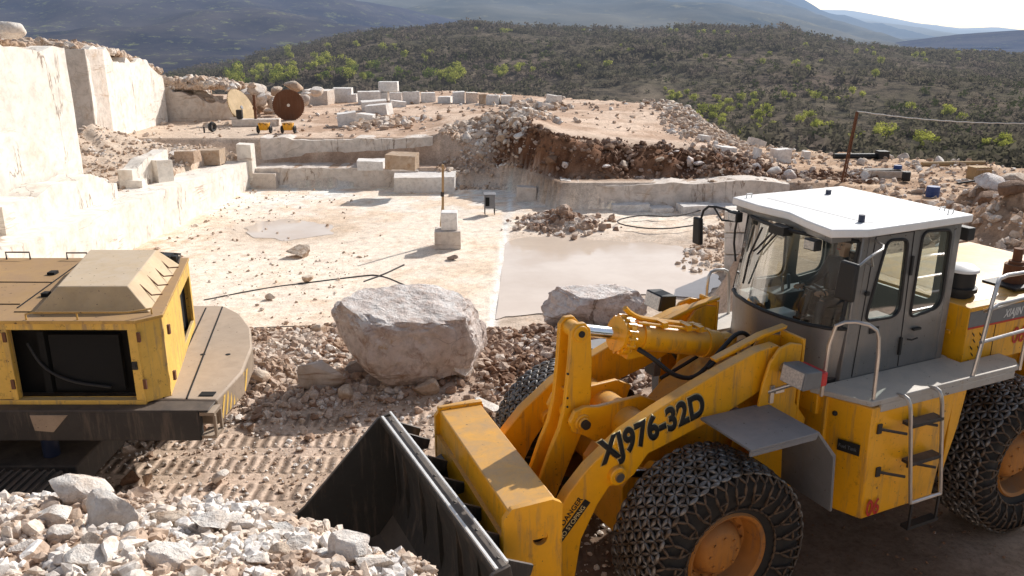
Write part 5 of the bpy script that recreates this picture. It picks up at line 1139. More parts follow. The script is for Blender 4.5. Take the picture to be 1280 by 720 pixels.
# ================================================================== CUT BLOCKS
def block(px0, px1, pyt, pyb, z, label, mat='block', depth=.8, rz=0., group=None, tilt=(0, 0), taper=0., seed=0, name='marble_block'):
    b = at((px0 + px1) / 2, pyb, z); Zc = b.y * cp_ + (CAMH - z) * sp_; wd = (px1 - px0) / f_ * Zc; dp = wd * depth; c_, s_ = abs(math.cos(rz)), abs(math.sin(rz)); wd = max(.2, (wd - dp * s_ * .9) / max(.5, c_)) if rz else wd
    ht = max(.08, ((pyb - pyt) / f_ * Zc - (dp * (CAMH - z) / Zc)) * 1.0); ht = max(ht, .22 * wd)
    bm = bmesh.new(); bmesh.ops.create_cube(bm, size=1.0); bmesh.ops.subdivide_edges(bm, edges=bm.edges, cuts=5, use_grid_fill=True)
    rsb = np.random.RandomState(int(px0 * 7 + pyb)); tp = rsb.uniform(-.12, .12, 4)
    for v in bm.verts:
        x, y, zz = v.co; k = zz + .5
        x *= 1 + taper * k + tp[0] * y; y *= 1 + tp[1] * x; zz += tp[2] * x * .5 * k + tp[3] * y * .4 * k
        w_ = Vector((x * wd, y * dp, (zz + .5) * ht)); nn_ = float(fbm(np.array([w_.x * 1.7 + px0]), np.array([w_.y * 1.7 + w_.z * 2.1]), 3, 4)[0])
        v.co = w_ + Vector((x, y, zz)).normalized() * nn_ * .05 * min(1., wd)
    me = bpy.data.meshes.new(name); bm.to_mesh(me); bm.free(); me.materials.append(M[mat]); me.shade_smooth(); me.set_sharp_from_angle(angle=R(30))
    o = bpy.data.objects.new(name, me); COL.objects.link(o); o.location = (b.x, b.y + dp * .5, z - .02); o.rotation_euler = (tilt[0], tilt[1], rz); return tag(o, label, 'stone block', group)
_blk = block
def onground(px, py, z0):
    z = z0
    for _ in range(20): b = at(px, py, z); z = .5 * z + .5 * gz(b.x, b.y)
    return z
def block(px0, px1, pyt, pyb, z, label, *a, **k):
    if z > -1.95: z = onground((px0 + px1) / 2, pyb, z)
    return _blk(px0, px1, pyt, pyb, z, label, *a, **k)
zp = .62
row = [(379, 414, 111, 131, 'rough pale block at the left end of the block row', 'rock'), (415, 440, 109, 128, 'round shouldered pale block, second from the left in the row', 'block'), (434, 446, 117, 128, 'small block squeezed behind the round shouldered one in the row', 'block'), (444, 475, 113, 130, 'wide slanting topped white block in the row left of the stacked one', 'block'),
       (472, 486, 115, 126, 'left supporting block under the stacked white block', 'block'), (486, 502, 115, 127, 'right supporting block under the stacked white block', 'block'), (503, 524, 114, 130, 'square white block right of the stacked pair in the row', 'block'), (525, 544, 115, 128, 'white block with a sloping side in the middle of the row', 'block'), (547, 565, 120, 129, 'low flat white block in a gap of the row', 'block'), (565, 581, 114, 129, 'upright white block right of the low flat one', 'block'),
       (582, 597, 115, 129, 'white block with a peaked top in the right half of the row', 'rock'), (598, 608, 117, 130, 'narrow brown stained block in the row', 'block_brown'), (608, 625, 118, 131, 'white block just right of the narrow brown one', 'block'), (626, 640, 119, 130, 'last block at the right end of the long row', 'block')]
for i, (a, b, c, d, lb, mt) in enumerate(row): block(a, b, c, d, zp, lb, mt, .75, (-.15, .1, .05, .2)[i % 4], 'row of cut blocks on the upper terrace')
zq = onground(485, 126, .6); bq = at(485, 126, zq); bt_ = MB().box((-.8, -.5, 0), (.8, .5, .80)).build('marble_block', 'block', None, .03); bt_.location = (bq.x, bq.y + .7, zq + .72); tag(bt_, 'white block stacked on top of two others in the row', 'stone block', 'row of cut blocks on the upper terrace')
for (a, b, c, d, z, lb, mt, rz, ti) in [
    (448, 484, 124, 139, .45, 'fallen white slab lying uppermost on the slab pile', 'block', .2, (0, -.05)), (457, 488, 129, 146, .40, 'thick white slab with a bright top in the middle of the slab pile', 'block', -.1, (0, -.12)), (485, 507, 125, 134, .45, 'flat white slab at the right end of the slab pile', 'block', .2, (0, .12)),
    (420, 446, 139, 158, .33, 'tilted white slab lying lowest at the left of the slab pile', 'block', .2, (0, -.08)), (446, 467, 141, 154, .33, 'split white slab beside the lowest one', 'block', -.1, (0, .06)),
    (682, 695, 118, 133, .8, 'upright white block on the rubble at the crest of the terrace', 'block', .1, (0, .1)), (693, 703, 119, 131, .8, 'thin pale block right of the upright one on the crest', 'block', .1, (0, -.1)), (670, 693, 128, 137, .75, 'slanting white slab lying below the upright block', 'block', .3, (0, .25)),
    (652, 668, 134, 143, .7, 'grey white slab on the left of the crest rubble', 'block', .3, (.1, .1)),
    (445, 480, 197, 213, -1.0, 'clean white block with a flat top on the first step behind the pit', 'block', .02, (0, 0)), (482, 521, 189, 212, -1.0, 'orange brown sided block with white top next to the clean white one', 'block_brown', -.1, (0, .04)),
    (490, 569, 213, 241, -2, 'long boat shaped pale block lying at the back right of the pit floor', 'block', .05, (0, 0)), (439, 492, 213, 234, -2, 'long dull white block standing against the back step', 'marble_shade', 0, (0, 0)), (314, 346, 212, 236, -2, 'cracked pinkish block in the back left corner of the pit', 'marble_shade', 0, (0, 0)),
    (565, 592, 216, 230, -2, 'white triangular slab behind the long boat shaped block', 'block', .2, (0, .1)),
    (646, 671, 230, 253, -2, 'square beige block on the pit floor at the far end of the long ledge', 'marble_shade', 0, (0, 0)), (670, 686, 232, 250, -2, 'block with a dark hollow right of the square beige one', 'marble_shade', .1, (0, 0)), (686, 702, 236, 252, -2, 'bright white chunk leaning by the hollow block', 'block', .2, (0, .3)),
    (765, 812, 250, 266, -2, 'flat white slab lying before the back right wall', 'block', 0, (0, 0)), (812, 842, 255, 268, -2, 'smaller white wedge right of the flat slab', 'block', .1, (0, 0)), (850, 892, 252, 270, -2, 'white slab at the foot of the pale wall near the cab mirror', 'block', .1, (0, 0)), (888, 925, 252, 268, -1.95, 'white ledge stone beside the cab roof corner', 'block', -.1, (0, 0)),
    (967, 990, 184, 205, -.95, 'white drum shaped block on the rough ground behind the cab', 'block', .2, (0, 0)), (1003, 1013, 188, 200, -.95, 'small pale block right of the drum shaped one', 'block', .2, (0, 0)), (895, 922, 181, 190, -.4, 'scattered white slab left of the drum shaped block', 'block', .3, (0, .1)), (935, 956, 172, 184, -.8, 'thin white slab leaning on debris behind the bank', 'block', .3, (0, .35)), (873, 888, 168, 177, .0, 'white stone at the foot of the terrace slope', 'block', .3, (0, .1)),
    (940, 950, 184, 199, -.7, 'pale fragment left of the drum shaped block', 'block', .5, (0, .3)),
    (160, 180, 222, 250, -.35, 'dull pale slab against the foot of the white wall', 'marble', .0, (0, 0)), (182, 214, 196, 240, -.35, 'bright white wedge shaped block on the left ledge', 'marble', .9, (0, 0)), (245, 275, 184, 206, -.1, 'brown faced block on the ledge at the back left', 'block_brown', 0, (0, 0)), (276, 302, 182, 208, -.3, 'tan block at the back left corner of the ledge', 'block_brown', 0, (0, 0)), (218, 244, 186, 204, -.1, 'rough pale stone block left of the brown faced one', 'rock_tan', 0, (0, 0)), (300, 318, 178, 236, -.9, 'narrow bright white post of stone at the pit corner', 'marble', 0, (0, 0))]:
    block(a, b, c, d, z, lb, mt, .55 if (b - a) > 40 else .8, rz, None, ti)
# stacked blocks by the wooden post
def sblock(x0, x1, y0, y1, z0, z1, mat, label, rz=0):
    o = MB().box((-(x1 - x0) / 2, -(y1 - y0) / 2, 0), ((x1 - x0) / 2, (y1 - y0) / 2, z1 - z0)).build('marble_block', mat, None, .03); o.location = ((x0 + x1) / 2, (y0 + y1) / 2, z0); o.rotation_euler = (0, 0, rz); return tag(o, label, 'stone block')
sblock(-2.98, -1.98, 31.2, 32.1, -2.0, -1.30, 'marble_shade', 'beige block lying under the upright white block beside the wooden post', .05)
sblock(-2.72, -2.10, 31.35, 31.95, -1.30, -.60, 'block', 'upright white block on top of the beige block in the pit', .03)
pst = MB(); pst.tube([(-2.72, 32.3, -2.0), (-2.70, 32.32, -.5), (-2.66, 32.3, 1.1)], .05, 8); pst.tube([(-2.9, 32.4, -2.), (-2.72, 32.32, -.4)], .022, 6)
po = pst.build('wooden_post', 'wood'); tag(po, 'thin wooden post standing behind the two stacked blocks in the pit', 'post')
MB().cyl((-2.715, 32.31, -.15), (-2.70, 32.31, .02), .07, n=10).cyl((-2.71, 32.31, -.9), (-2.71, 32.31, -.8), .07, n=10).build('rope_wrap', 'cable', po)
# electric box on legs
eb = empty('switch_box', (-1.02, 37.66, -2.0), .1, 'small grey metal box on four thin legs standing on the pit floor', 'switch box')
MB().box((-.24, -.18, .32), (.24, .18, .92)).hull8([(-.28, -.22, .92), (.28, -.22, .92), (.28, .22, .92), (-.28, .22, .92)], [(-.28, -.2, .95), (.28, -.2, .95), (.28, .22, .99), (-.28, .22, .99)]).build('cabinet', 'grey_plate', eb, .01)
MB().box((-.20, -.19, .42), (-.02, -.185, .82)).build('door', 'void', eb)
for x in (-.22, .22):
    for y in (-.16, .16): MB().cyl((x, y, 0), (x, y, .34), .018, n=6).build('leg', 'black_frame', eb)
# tall striped block behind the cab
tb = at(932, 345, -2)
b_ = MB(); zc_ = 0
for k in range(3): b_.box((-.62, -.5, zc_ + .02), (.62, .5, zc_ + .74)); zc_ += .76
tbk = b_.build('marble_block', 'marble', None, .03); tbk.location = (tb.x - .0, tb.y + .4, -2.0); tbk.rotation_euler = (0, -.06, -.25); tag(tbk, 'tall pale block with two dark saw seams standing behind the cab mirror', 'stone block')
# ================================================================== QUARRY EQUIPMENT
def disc(px, py, z, r, rz, mat, label, tilt=.0):
    b = at(px, py, z)
    if tilt: b = b * (54.6 / b.y)
    e = empty('saw_disc', (b.x, b.y, z - .05), rz, label, 'saw disc')
    d = MB().cyl((0, -.03, r), (0, .03, r), r, n=64).build('blade', mat, e); 
    MB().cyl((0, -.06, r), (0, .06, r), r * .10, n=24).build('hub', 'steel' if mat == 'rust' else 'grey_plate', e)
    for k in range(6): pass
    m = MB()
    m.prism([((r + (.035 if k % 4 < 2 else .0)) * math.cos(2 * PI * k / 192), r + (r + (.035 if k % 4 < 2 else .0)) * math.sin(2 * PI * k / 192)) for k in range(192)], -.024, .024)
    m.build('segment', mat, e); e.rotation_euler = (Matrix.Rotation(tilt, 3, 'Y') @ Matrix.Rotation(rz, 3, 'Z')).to_euler(); e.location.x -= r * math.sin(tilt) * .9; return e
disc(362, 150, .3, 1.02, .15, 'rust', 'rust brown round saw disc standing upright on the terrace')
disc(304, 151, .3, 1.2, 1.30, 'hood_tan', 'pale tan saw disc leaning edge on left of the rusty one', -.42)
b = at(320, 157, .3); mc = empty('saw_machine', (b.x, b.y, .3), .1, 'low saw machine with a rusty mast between the two discs', 'machine')
MB().box((-1.4, -.4, 0), (1.5, .4, .42)).box((-1.5, -.3, .42), (-1.0, .3, .55)).build('base', 'marble_shade', mc, .03)
MB().box((-.06, -.06, .42), (.10, .08, 1.9)).box((-.1, -.1, 1.0), (.14, .12, 1.15)).build('mast', 'rust', mc, .01)
MB().box((-1.1, -.3, .45), (-.75, .1, 1.0)).build('motor', 'black', mc, .02)
for px, lb in ((331, 'small yellow two wheeled cart directly in front of the saw machine mast'), (361, 'small yellow two wheeled cart below the rusty saw disc')):
    b = at(px, 167, .3); e = empty('cart', (b.x, b.y, .3), 0, lb, 'cart')
    MB().hull8([(-.22, -.2, .2), (.22, -.2, .2), (.22, .2, .2), (-.22, .2, .2)], [(-.30, -.25, .62), (.30, -.25, .62), (.30, .25, .62), (-.30, .25, .62)]).build('body', 'yellow', e, .02)
    for s in (-1, 1): MB().lathe([(.08, -.05), (.2, -.06), (.24, 0), (.2, .06), (.08, .05)], (s * .36, 0, .24), 'x', 20).build('wheel', 'black', e)
    MB().tube([(-.15, -.2, .5), (-.12, -.5, .65), (.12, -.5, .65), (.15, -.2, .5)], .02, 6).build('handle', 'black_frame', e)
b = at(266, 165, .3); ty = empty('old_tyre', (b.x, b.y, .3), 1.2, 'small black tyre standing on the white ledge left of the discs', 'tyre')
MB().lathe([(.15, -.10), (.25, -.12), (.30, 0), (.25, .12), (.15, .10)], (0, 0, .30), 'y', 28, closed=True).build('tyre', 'black', ty); MB().cyl((-.6, .1, 0), (-.6, .1, .35), .05, n=8).build('peg', 'black', ty)
# right: steel post with cable
b = at(1051, 232, -1.0); top = Vector((b.x + .35, b.y, 2.45)); pl_ = empty('cable_post', b, 0, 'tall thin dark steel post carrying a drooping cable behind the cab roof', 'post')
MB().tube([(0, 0, -.1), tuple(top - b)], .055, 8).tube([(.12, 0, -.1), tuple(top - b + Vector((.06, 0, -.05)))], .03, 6).tube([(0, 0, .6), (.13, 0, .6)], .02, 6).tube([(.1, 0, 1.4), (.24, 0, 1.4)], .02, 6).build('mast', 'rust', pl_)
end = Vector((34, 44, 2.05)); cpts = []
for k in range(41):
    u = k / 40; p = top.lerp(end, u); p.z -= 1.3 * 4 * u * (1 - u) * .45; cpts.append(p + Vector((0, 0, .02 * (k % 2))))
cb = MB().tube(cpts, .028, 6).build('overhead_cable', 'white_pipe'); tag(cb, 'long pale drooping cable running from the dark post to the right', 'cable')
b2 = MB().tube([end, (34, 44, -1.5)], .06, 8).build('cable_post', 'rust'); tag(b2, 'second steel post at the far right end of the cable', 'post')
# trough, tube, barrels, crate
b = at(1104, 222, -1.0); tr_ = empty('stone_trough', b, .05, 'long grey concrete trough lying on the rough ground behind the cab roof', 'trough')
MB().hull8([(-.95, -.3, 0), (.85, -.3, 0), (.85, .3, 0), (-.95, .3, 0)], [(-1.05, -.4, .42), (.95, -.4, .36), (.95, .4, .36), (-1.05, .4, .42)]).build('body', 'marble_shade', tr_, .04); MB().box((-.9, -.3, .40), (.8, .3, .43)).build('hollow', 'black_frame', tr_)
b = at(1068, 200, -1.0); tu = MB().tube([(-1.2, 0, .22), (1.5, .2, .20)], .16, 12).box((1.3, -.15, 0), (1.9, .45, .5)).build('black_pipe', 'black', None, .01); tu.location = b; tag(tu, 'thick black pipe with a square end lying left of the trough', 'pipe')
def barrel(px, py, z, mat, label, h=.75, r=.25, tip=0):
    b = at(px, py, z); e = MB().lathe([(0, 0), (r * .92, 0), (r, .03), (r, h * .33), (r * 1.04, h * .35), (r, h * .37), (r, h * .65), (r * 1.04, h * .67), (r, h * .69), (r, h - .03), (r * .92, h), (0, h)], (0, 0, 0), 'z', 24).build('barrel', mat); e.location = b; e.rotation_euler = (tip, 0, 0); return tag(e, label, 'barrel')
barrel(1121, 219, -.9, 'blue', 'dark blue barrel standing at the right end of the trough', .5, .2); barrel(1132, 226, -1, 'black', 'black barrel on the ground right of the dark blue one', .45, .2); barrel(1165, 247, -1, 'blue', 'bright blue barrel among stones right of the cab roof', .5, .28)
b = at(1222, 224, -1.0); cr = empty('wooden_crate', b, .15, 'wooden slatted crate standing on the rough ground at the right', 'crate')
MB().box((-.40, -.35, 0), (.40, .35, .62)).build('box', 'wood', cr, .01)
m = MB()
for k in range(5): m.box((-.42 + k * .18, -.37, .02), (-.30 + k * .18, -.352, .64))
m.build('slat', 'wood', cr)
MB().box((-.42, -.39, .05), (.44, -.372, .12)).box((-.42, -.39, .5), (.44, -.372, .57)).build('batten', 'rock_tan', cr)
b = at(1175, 208, -1.0); lg = MB().tube([(-1.0, 0, .12), (2.6, .4, .12)], .13, 10).build('log', 'wood'); lg.location = b; tag(lg, 'long pale pole lying flat left of the wooden crate', 'pole')
b = at(1250, 232, -.9); lg = MB().tube([(-2, 0, .1), (-.5, .2, .28), (2, .3, .1), (3.5, .2, .3)], .05, 8, 1).build('black_hose', 'black'); lg.location = b; tag(lg, 'black hose lying across the stones at the right edge', 'hose')
b = at(785, 176, .35); bx = MB().hull8([(-.5, -.3, 0), (.6, -.25, 0), (.6, .25, 0), (-.5, .3, 0)], [(-.6, -.3, .22), (.5, -.2, .12), (.5, .25, .12), (-.6, .3, .25)]).build('scrap_metal', 'black', None, .01); bx.location = b; tag(bx, 'flat dark piece of scrap lying on the terrace track', 'scrap')
# hoses / cables on the pit floor, one strip added as a post shadow
def floor_line(pts, r, mat, label, name='cable', z=-1.985):
    o = MB().tube([tuple(at(a, b, z)) for a, b in pts], r, 5, smooth=2).build(name, mat); tag(o, label, 'cable'); return o
floor_line([(255, 375), (330, 360), (395, 352), (450, 345), (475, 343), (510, 358)], .022, 'cable', 'thin dark cable curving across the pit floor from the left to the stacked blocks')
floor_line([(318, 410), (360, 408), (415, 407)], .018, 'cable', 'short dark cable left of the huge boulder on the pit floor')
floor_line([(505, 331), (480, 343), (455, 352)], .03, 'cable', 'dark strip added as the wooden post shadow, crossing the thin cable before the stacked blocks')  # added strip that follows the cast shadow of the wooden post
floor_line([(880, 262), (840, 272), (800, 268), (760, 278), (820, 288), (880, 280)], .03, 'cable', 'loose tangled cable on the pale stones before the right wall', z=-1.75)
# ================================================================== HILLS
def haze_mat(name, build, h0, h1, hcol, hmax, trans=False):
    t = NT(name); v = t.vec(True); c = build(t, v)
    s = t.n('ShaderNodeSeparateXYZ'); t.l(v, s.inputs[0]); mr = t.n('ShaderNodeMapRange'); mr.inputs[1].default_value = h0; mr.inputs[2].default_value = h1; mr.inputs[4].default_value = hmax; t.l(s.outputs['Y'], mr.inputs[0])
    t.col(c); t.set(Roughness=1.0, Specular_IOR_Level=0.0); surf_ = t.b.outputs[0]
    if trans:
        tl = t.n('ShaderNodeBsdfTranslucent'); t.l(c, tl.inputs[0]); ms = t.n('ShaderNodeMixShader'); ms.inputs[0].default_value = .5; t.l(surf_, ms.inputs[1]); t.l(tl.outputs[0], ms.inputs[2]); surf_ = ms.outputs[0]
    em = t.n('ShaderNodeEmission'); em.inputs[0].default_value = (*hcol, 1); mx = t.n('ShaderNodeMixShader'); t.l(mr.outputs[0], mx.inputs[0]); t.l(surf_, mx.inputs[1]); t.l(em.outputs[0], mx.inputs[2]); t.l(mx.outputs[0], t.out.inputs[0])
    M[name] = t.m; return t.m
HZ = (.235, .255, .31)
CRX = [-600, 0, 200, 300, 400, 480, 600, 700, 800, 880, 980, 1050, 1150, 1280, 1700]; CRY = [135, 112, 96, 76, 50, 36, 31, 36, 41, 35, 34, 51, 63, 75, 85]
def hill_z(x, y):
    x = np.asarray(x, float); y = np.asarray(y, float); t = x / y; px = 640 + 1098 * t; py = np.interp(px, CRX, CRY)
    ang = R(17) + np.arctan((py - 360) / 1050.); zc = CAMH - 450 * np.tan(ang)
    base = np.interp(y, [60, 100, 150, 200, 300], [-15, -14.5, -14, -12.8, -8.5])
    up = np.clip((y - 200) / 250, 0, 1); s = up * up * (3 - 2 * up)
    z = lerp(base, zc, s); z = np.where(y > 450, zc - (y - 450) * .25, z)
    amp = ss(90, 260, y)
    z = z + amp * (2.6 * fbm(x * .012, y * .012, 61) + 1.2 * fbm(x * .05, y * .05, 67)) * ss(520, 380, y) + (fbm(x * .05, y * .05, 67) * 1.0)
    return z
def hill_col(t, v):
    a = t.noise(.02, 6, .6, v); b = t.noise(.25, 8, .75, v); c = t.noise(.06, 5, .6, v)
    x = t.mix(t.ramp(a, [(.38, 0.), (.62, 1.)]), (.20, .155, .12), (.135, .12, .08)); x = t.mix(t.ramp(b, [(.42, .85), (.56, 0.)]), x, (.05, .046, .04)); x = t.mix(t.ramp(c, [(.56, 0.), (.68, .55)]), x, (.32, .26, .19)); t.bump(b, .8, 1.2); return x
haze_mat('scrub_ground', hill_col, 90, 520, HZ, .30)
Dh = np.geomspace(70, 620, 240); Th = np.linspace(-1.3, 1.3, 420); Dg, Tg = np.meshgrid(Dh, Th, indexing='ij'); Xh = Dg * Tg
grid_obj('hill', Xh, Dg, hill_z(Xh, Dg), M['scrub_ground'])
# scrub clumps : twiggy tufts
def tuft_arr(seed, n=26):
    r = np.random.RandomState(seed); V = []; F = []
    for k in range(n):
        c = r.normal(0, .42, 3) * np.array([1, 1, .7]) + np.array([0, 0, .6]); c[2] = abs(c[2]); d = r.normal(size=3); d /= np.linalg.norm(d); e = np.cross(d, r.normal(size=3)); e /= np.linalg.norm(e); s = r.uniform(.16, .38)
        o = len(V); V += [c - d * s - e * s * .3, c + e * s * .8, c + d * s - e * s * .2]; F.append((o, o + 1, o + 2))
    return np.array(V), np.array(F)
def merged(name, arrs, X, Y, Z, S, mat, kind='stuff', seed=0):
    r = np.random.RandomState(seed); V = []; F = []; off = 0; wh = r.randint(0, len(arrs), len(X)); an = r.uniform(0, 6.28, len(X))
    for k, (p, f) in enumerate(arrs):
        i = np.where(wh == k)[0]
        if not len(i): continue
        c, s = np.cos(an[i])[:, None], np.sin(an[i])[:, None]; q = p[None] * S[i][:, None, None]
        V.append(np.stack([q[..., 0] * c - q[..., 1] * s + X[i][:, None], q[..., 0] * s + q[..., 1] * c + Y[i][:, None], q[..., 2] + Z[i][:, None]], -1).reshape(-1, 3)); F.append((f[None] + (np.arange(len(i)) * len(p))[:, None, None] + off).reshape(-1, 3)); off += len(i) * len(p)
    V = np.concatenate(V); F = np.concatenate(F); me = bpy.data.meshes.new(name); me.vertices.add(len(V)); me.vertices.foreach_set('co', V.ravel()); me.loops.add(F.size); me.loops.foreach_set('vertex_index', F.ravel()); me.polygons.add(len(F)); me.polygons.foreach_set('loop_start', np.arange(0, F.size, 3)); me.update(calc_edges=True)
    me.materials.append(mat); o = bpy.data.objects.new(name, me); COL.objects.link(o); o['kind'] = kind; return o
def scr_col(stops):
    def g(t, v):
        a = t.noise(.035, 5, .6, v); b = t.noise(.8, 3, .6, v); x = t.ramp(a, stops); return t.mix(t.ramp(b, [(.4, .5), (.62, 0.)]), x, (.10, .088, .075))
    return g
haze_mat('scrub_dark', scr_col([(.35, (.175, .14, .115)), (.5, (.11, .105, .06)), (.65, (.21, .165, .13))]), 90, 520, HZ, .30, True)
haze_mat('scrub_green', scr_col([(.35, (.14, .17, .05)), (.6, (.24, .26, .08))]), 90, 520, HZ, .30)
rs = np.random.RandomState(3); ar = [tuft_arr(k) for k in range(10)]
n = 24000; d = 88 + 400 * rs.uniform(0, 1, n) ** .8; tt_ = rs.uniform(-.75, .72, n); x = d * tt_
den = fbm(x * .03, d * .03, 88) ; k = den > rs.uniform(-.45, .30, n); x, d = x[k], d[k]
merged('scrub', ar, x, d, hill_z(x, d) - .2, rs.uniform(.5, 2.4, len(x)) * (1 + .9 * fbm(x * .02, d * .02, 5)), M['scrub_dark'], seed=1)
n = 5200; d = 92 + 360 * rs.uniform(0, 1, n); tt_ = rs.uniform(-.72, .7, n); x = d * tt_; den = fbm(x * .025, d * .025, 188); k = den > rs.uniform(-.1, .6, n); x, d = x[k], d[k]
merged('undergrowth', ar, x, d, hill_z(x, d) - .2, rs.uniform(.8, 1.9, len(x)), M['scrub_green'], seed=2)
# quarry rim scrub on the drop
n = 2600; x = rs.uniform(-60, 70, n); y = rs.uniform(48, 112, n); ye = np.interp(x, [-60, -24, -6, 0, 9, 12, 13, 17, 28, 45], [80, 82, 82, 74, 66, 64, 56, 52, 44.5, 40]); k = y > ye + 5; x, y = x[k], y[k]
merged('scrub', ar, x, y, np.maximum(terrain(x, y), hill_z(x, y)) - .2, rs.uniform(.6, 1.5, len(x)), M['scrub_dark'], seed=4)
# ---- single spring-green trees
def leaf_col(c0, c1):
    def g(t, v):
        b = t.noise(.6, 3, .6, v); return t.mix(t.ramp(b, [(.38, 0.), (.62, 1.)]), c0, c1)
    return g
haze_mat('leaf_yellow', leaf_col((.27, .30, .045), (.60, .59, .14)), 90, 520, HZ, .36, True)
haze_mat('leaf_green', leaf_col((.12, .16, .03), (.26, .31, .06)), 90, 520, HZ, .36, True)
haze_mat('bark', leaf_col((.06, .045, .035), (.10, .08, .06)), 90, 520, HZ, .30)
def tree_me(seed, mat):
    r = np.random.RandomState(seed); m = MB(); h = 3.4 * r.uniform(.85, 1.15)
    m.cyl((0, 0, -.4), (0.05, 0, h * .5), .13, .08, 6); 
    blobs = []
    for k in range(7):
        a = r.uniform(0, 6.28); rr = r.uniform(.3, 1.15); c = Vector((rr * math.cos(a), rr * math.sin(a), h * r.uniform(.45, .85))); blobs.append((c, r.uniform(.55, .95)))
        m.cyl((0.03, 0, h * .42), tuple(c), .055, .02, 5)
    nw = len(m.f); 
    for c, rad in blobs:
        for _ in range(72):
            d = Vector(r.normal(size=3)).normalized(); p = c + d * rad * r.uniform(.55, 1.08); u = Vector(r.normal(size=3)).normalized(); w_ = d.cross(u).normalized(); s = r.uniform(.10, .20); m.add([p - u * s, p + w_ * s * .8, p + u * s, p - w_ * s * .8], [(0, 1, 2, 3)])
    me = bpy.data.meshes.new('tree'); me.from_pydata(m.v, [], m.f); me.materials.append(M['bark']); me.materials.append(M[mat])
    mi = np.zeros(len(m.f), dtype=np.int32); mi[nw:] = 1; me.polygons.foreach_set('material_index', mi); me.update(); return me
ty_ = [tree_me(k, 'leaf_yellow') for k in range(5)]; tg_ = [tree_me(20 + k, 'leaf_green') for k in range(5)]
def hill_hit(px, py):
    X = (px - 640) / f_; Y = (py - 360) / f_; r = (X, cp_ - Y * sp_, -(sp_ + Y * cp_)); dd = np.linspace(92, 470, 500); xx = r[0] / r[1] * dd; zz = CAMH + r[2] / r[1] * dd; hz = hill_z(xx, dd); k = np.where(zz <= hz)[0]
    return None if not len(k) else (xx[k[0]], dd[k[0]], hz[k[0]])
LABY = {'L': ('bright yellow green spring tree in the dense stand above the saw discs', 'spring trees above the saw discs'), 'C': ('bright yellow green spring tree behind the row of cut blocks', 'spring trees behind the block row'), 'R': ('bright yellow green spring tree on the dark slope right of the terrace', 'spring trees on the slope right of the terrace'), 'F': ('small pale green tree near the crest of the dark hill', 'small trees near the hill crest'), 'D': ('dark green tree growing in the dense stand above the saw discs', 'dark trees above the saw discs'), 'E': ('yellow green bush on the low slope behind the cable post', 'bushes behind the cable post')}
cl = [(345, 92, 22, 26, 12, 'L', 1.2), (400, 85, 16, 22, 12, 'L', 1.2), (430, 98, 16, 26, 9, 'L', 1.25), (380, 70, 9, 22, 7, 'L', 1.0), (300, 105, 14, 14, 9, 'L', 1.1), (520, 78, 8, 20, 8, 'C', 1.0), (480, 62, 8, 24, 6, 'C', .9), (575, 98, 12, 22, 7, 'C', 1.1), (640, 95, 9, 22, 6, 'C', 1.1), (560, 105, 6, 12, 4, 'C', 1.0), (720, 85, 4, 26, 6, 'C', 1.),
      (850, 125, 10, 18, 6, 'R', 1.0), (900, 133, 12, 26, 8, 'R', 1.0), (890, 150, 12, 24, 7, 'R', 1.0), (960, 150, 12, 26, 9, 'R', 1.0), (1000, 125, 8, 34, 6, 'R', .9), (1080, 120, 7, 20, 6, 'R', .9), (930, 168, 8, 20, 5, 'R', 1.0), (1180, 145, 7, 20, 6, 'R', .9), (1030, 165, 8, 20, 5, 'E', 1.0), (1100, 172, 12, 24, 7, 'E', 1.0), (1150, 182, 7, 20, 6, 'E', 1.0), (1250, 190, 7, 20, 6, 'E', 1.0),
      (620, 40, 8, 60, 4, 'F', .8), (880, 42, 14, 70, 5, 'F', .8), (760, 60, 10, 70, 10, 'F', .8), (1080, 65, 12, 60, 7, 'F', .8), (1190, 75, 14, 50, 6, 'F', .9), (950, 80, 10, 70, 10, 'F', .9), (1060, 95, 8, 60, 8, 'F', .9), (340, 100, 18, 45, 10, 'D', 1.2), (430, 95, 16, 45, 12, 'D', 1.2), (540, 100, 8, 40, 8, 'D', 1.1)]
r = np.random.RandomState(8); nt_ = 0
for (px, py, n, sx1, sy1, key, scl) in cl:
    for _ in range(int(n * (1.0 if key in 'RE' else .74))):
        if nt_ >= 298: break
        h = hill_hit(px + r.normal(0, sx1 * .75), py + r.normal(0, sy1 * .6))
        if h is None: continue
        s = scl * r.uniform(.5, 1.25) * (.78 if key in 'RE' else 1.05); lst = tg_ if key == 'D' else ty_
        put('tree', lst[r.randint(5)], (h[0], h[1], h[2] - .3), (s, s, s * r.uniform(.8, 1.0)), (0, 0, r.uniform(0, 6.28)), LABY[key][0], 'tree', LABY[key][1]); nt_ += 1
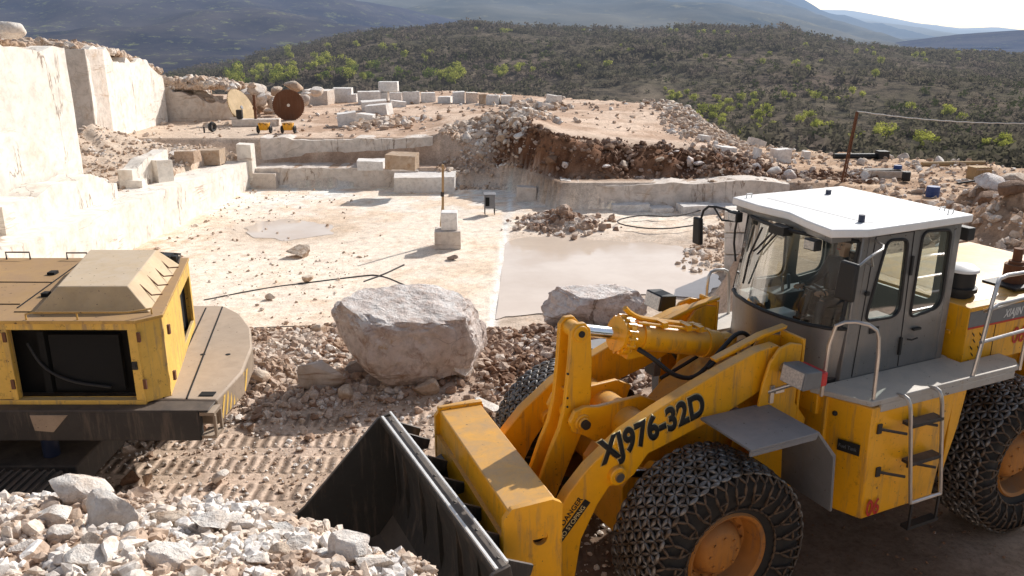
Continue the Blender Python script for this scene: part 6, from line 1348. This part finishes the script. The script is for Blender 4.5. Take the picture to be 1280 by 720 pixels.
# ---- far slopes and mountains (real distances)
def ridge(name, d0, d1, crest, mat, base_py, seed, amp, n=220, m=60):
    """slope rising from distance d0 to its crest at d1; crest: [(px, py)]"""
    px = np.linspace(-900, 2200, n); cy = np.interp(px, [c[0] for c in crest], [c[1] for c in crest]); tt = (px - 640) / 1098.
    u = np.linspace(0, 1.25, m); D = d0 + (d1 - d0) * u; DD, TT = np.meshgrid(D, tt, indexing='ij'); X = DD * TT
    zc = CAMH - d1 * np.tan(R(17) + np.arctan((cy - 360) / 1050.)); zb = CAMH - d0 * np.tan(R(17) + np.arctan((base_py - 360) / 1050.))
    U = np.clip(DD - d0, 0, None) / (d1 - d0); Z = np.where(U < 1, lerp(zb, zc[None, :], U ** 1.05), zc[None, :] - (U - 1) * abs(d1 - d0) * .4)
    L = (d1 - d0); Z = Z + amp * np.minimum(1, U * 2) * (fbm(X / L * 5, DD / L * 5, seed, 6, .55)) * np.where(U > .93, .35, 1.)
    return grid_obj(name, X, DD, Z, M[mat])
def far_col(a_, b_, c_, sc_):
    def g(t, v):
        a = t.noise(sc_, 7, .65, v); b = t.noise(sc_ * 9, 6, .8, v); x = t.mix(t.ramp(a, [(.38, 0.), (.62, 1.)]), a_, b_); return t.mix(t.ramp(b, [(.55, 0.), (.68, .9)]), x, c_)
    return g
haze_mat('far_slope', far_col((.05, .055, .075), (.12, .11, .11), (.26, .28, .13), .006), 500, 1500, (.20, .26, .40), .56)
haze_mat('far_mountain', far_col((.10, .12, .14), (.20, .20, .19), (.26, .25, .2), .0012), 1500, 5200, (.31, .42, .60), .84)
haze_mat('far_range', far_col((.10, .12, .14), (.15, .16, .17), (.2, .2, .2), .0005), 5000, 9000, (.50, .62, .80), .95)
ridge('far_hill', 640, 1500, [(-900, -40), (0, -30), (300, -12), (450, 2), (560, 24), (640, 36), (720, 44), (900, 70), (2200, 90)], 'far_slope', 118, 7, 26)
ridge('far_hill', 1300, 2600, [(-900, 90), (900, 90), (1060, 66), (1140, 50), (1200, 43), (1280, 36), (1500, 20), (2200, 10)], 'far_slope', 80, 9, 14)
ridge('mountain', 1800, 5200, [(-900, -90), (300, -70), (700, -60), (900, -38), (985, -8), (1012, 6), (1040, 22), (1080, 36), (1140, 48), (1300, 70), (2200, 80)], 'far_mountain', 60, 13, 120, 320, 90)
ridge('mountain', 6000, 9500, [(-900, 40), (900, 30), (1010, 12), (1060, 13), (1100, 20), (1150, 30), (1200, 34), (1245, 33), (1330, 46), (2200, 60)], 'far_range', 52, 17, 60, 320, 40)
# wide base sheet reaching the horizon
t = haze_mat('valley', far_col((.05, .055, .05), (.08, .08, .06), (.15, .16, .08), .004), 300, 3000, (.25, .32, .42), .75)
g_ = MB().add([(-14000, -9000, -40), (14000, -9000, -40), (14000, 16000, -40), (-14000, 16000, -40)], [(0, 1, 2, 3)]).build('valley_floor', 'valley'); g_['kind'] = 'structure'
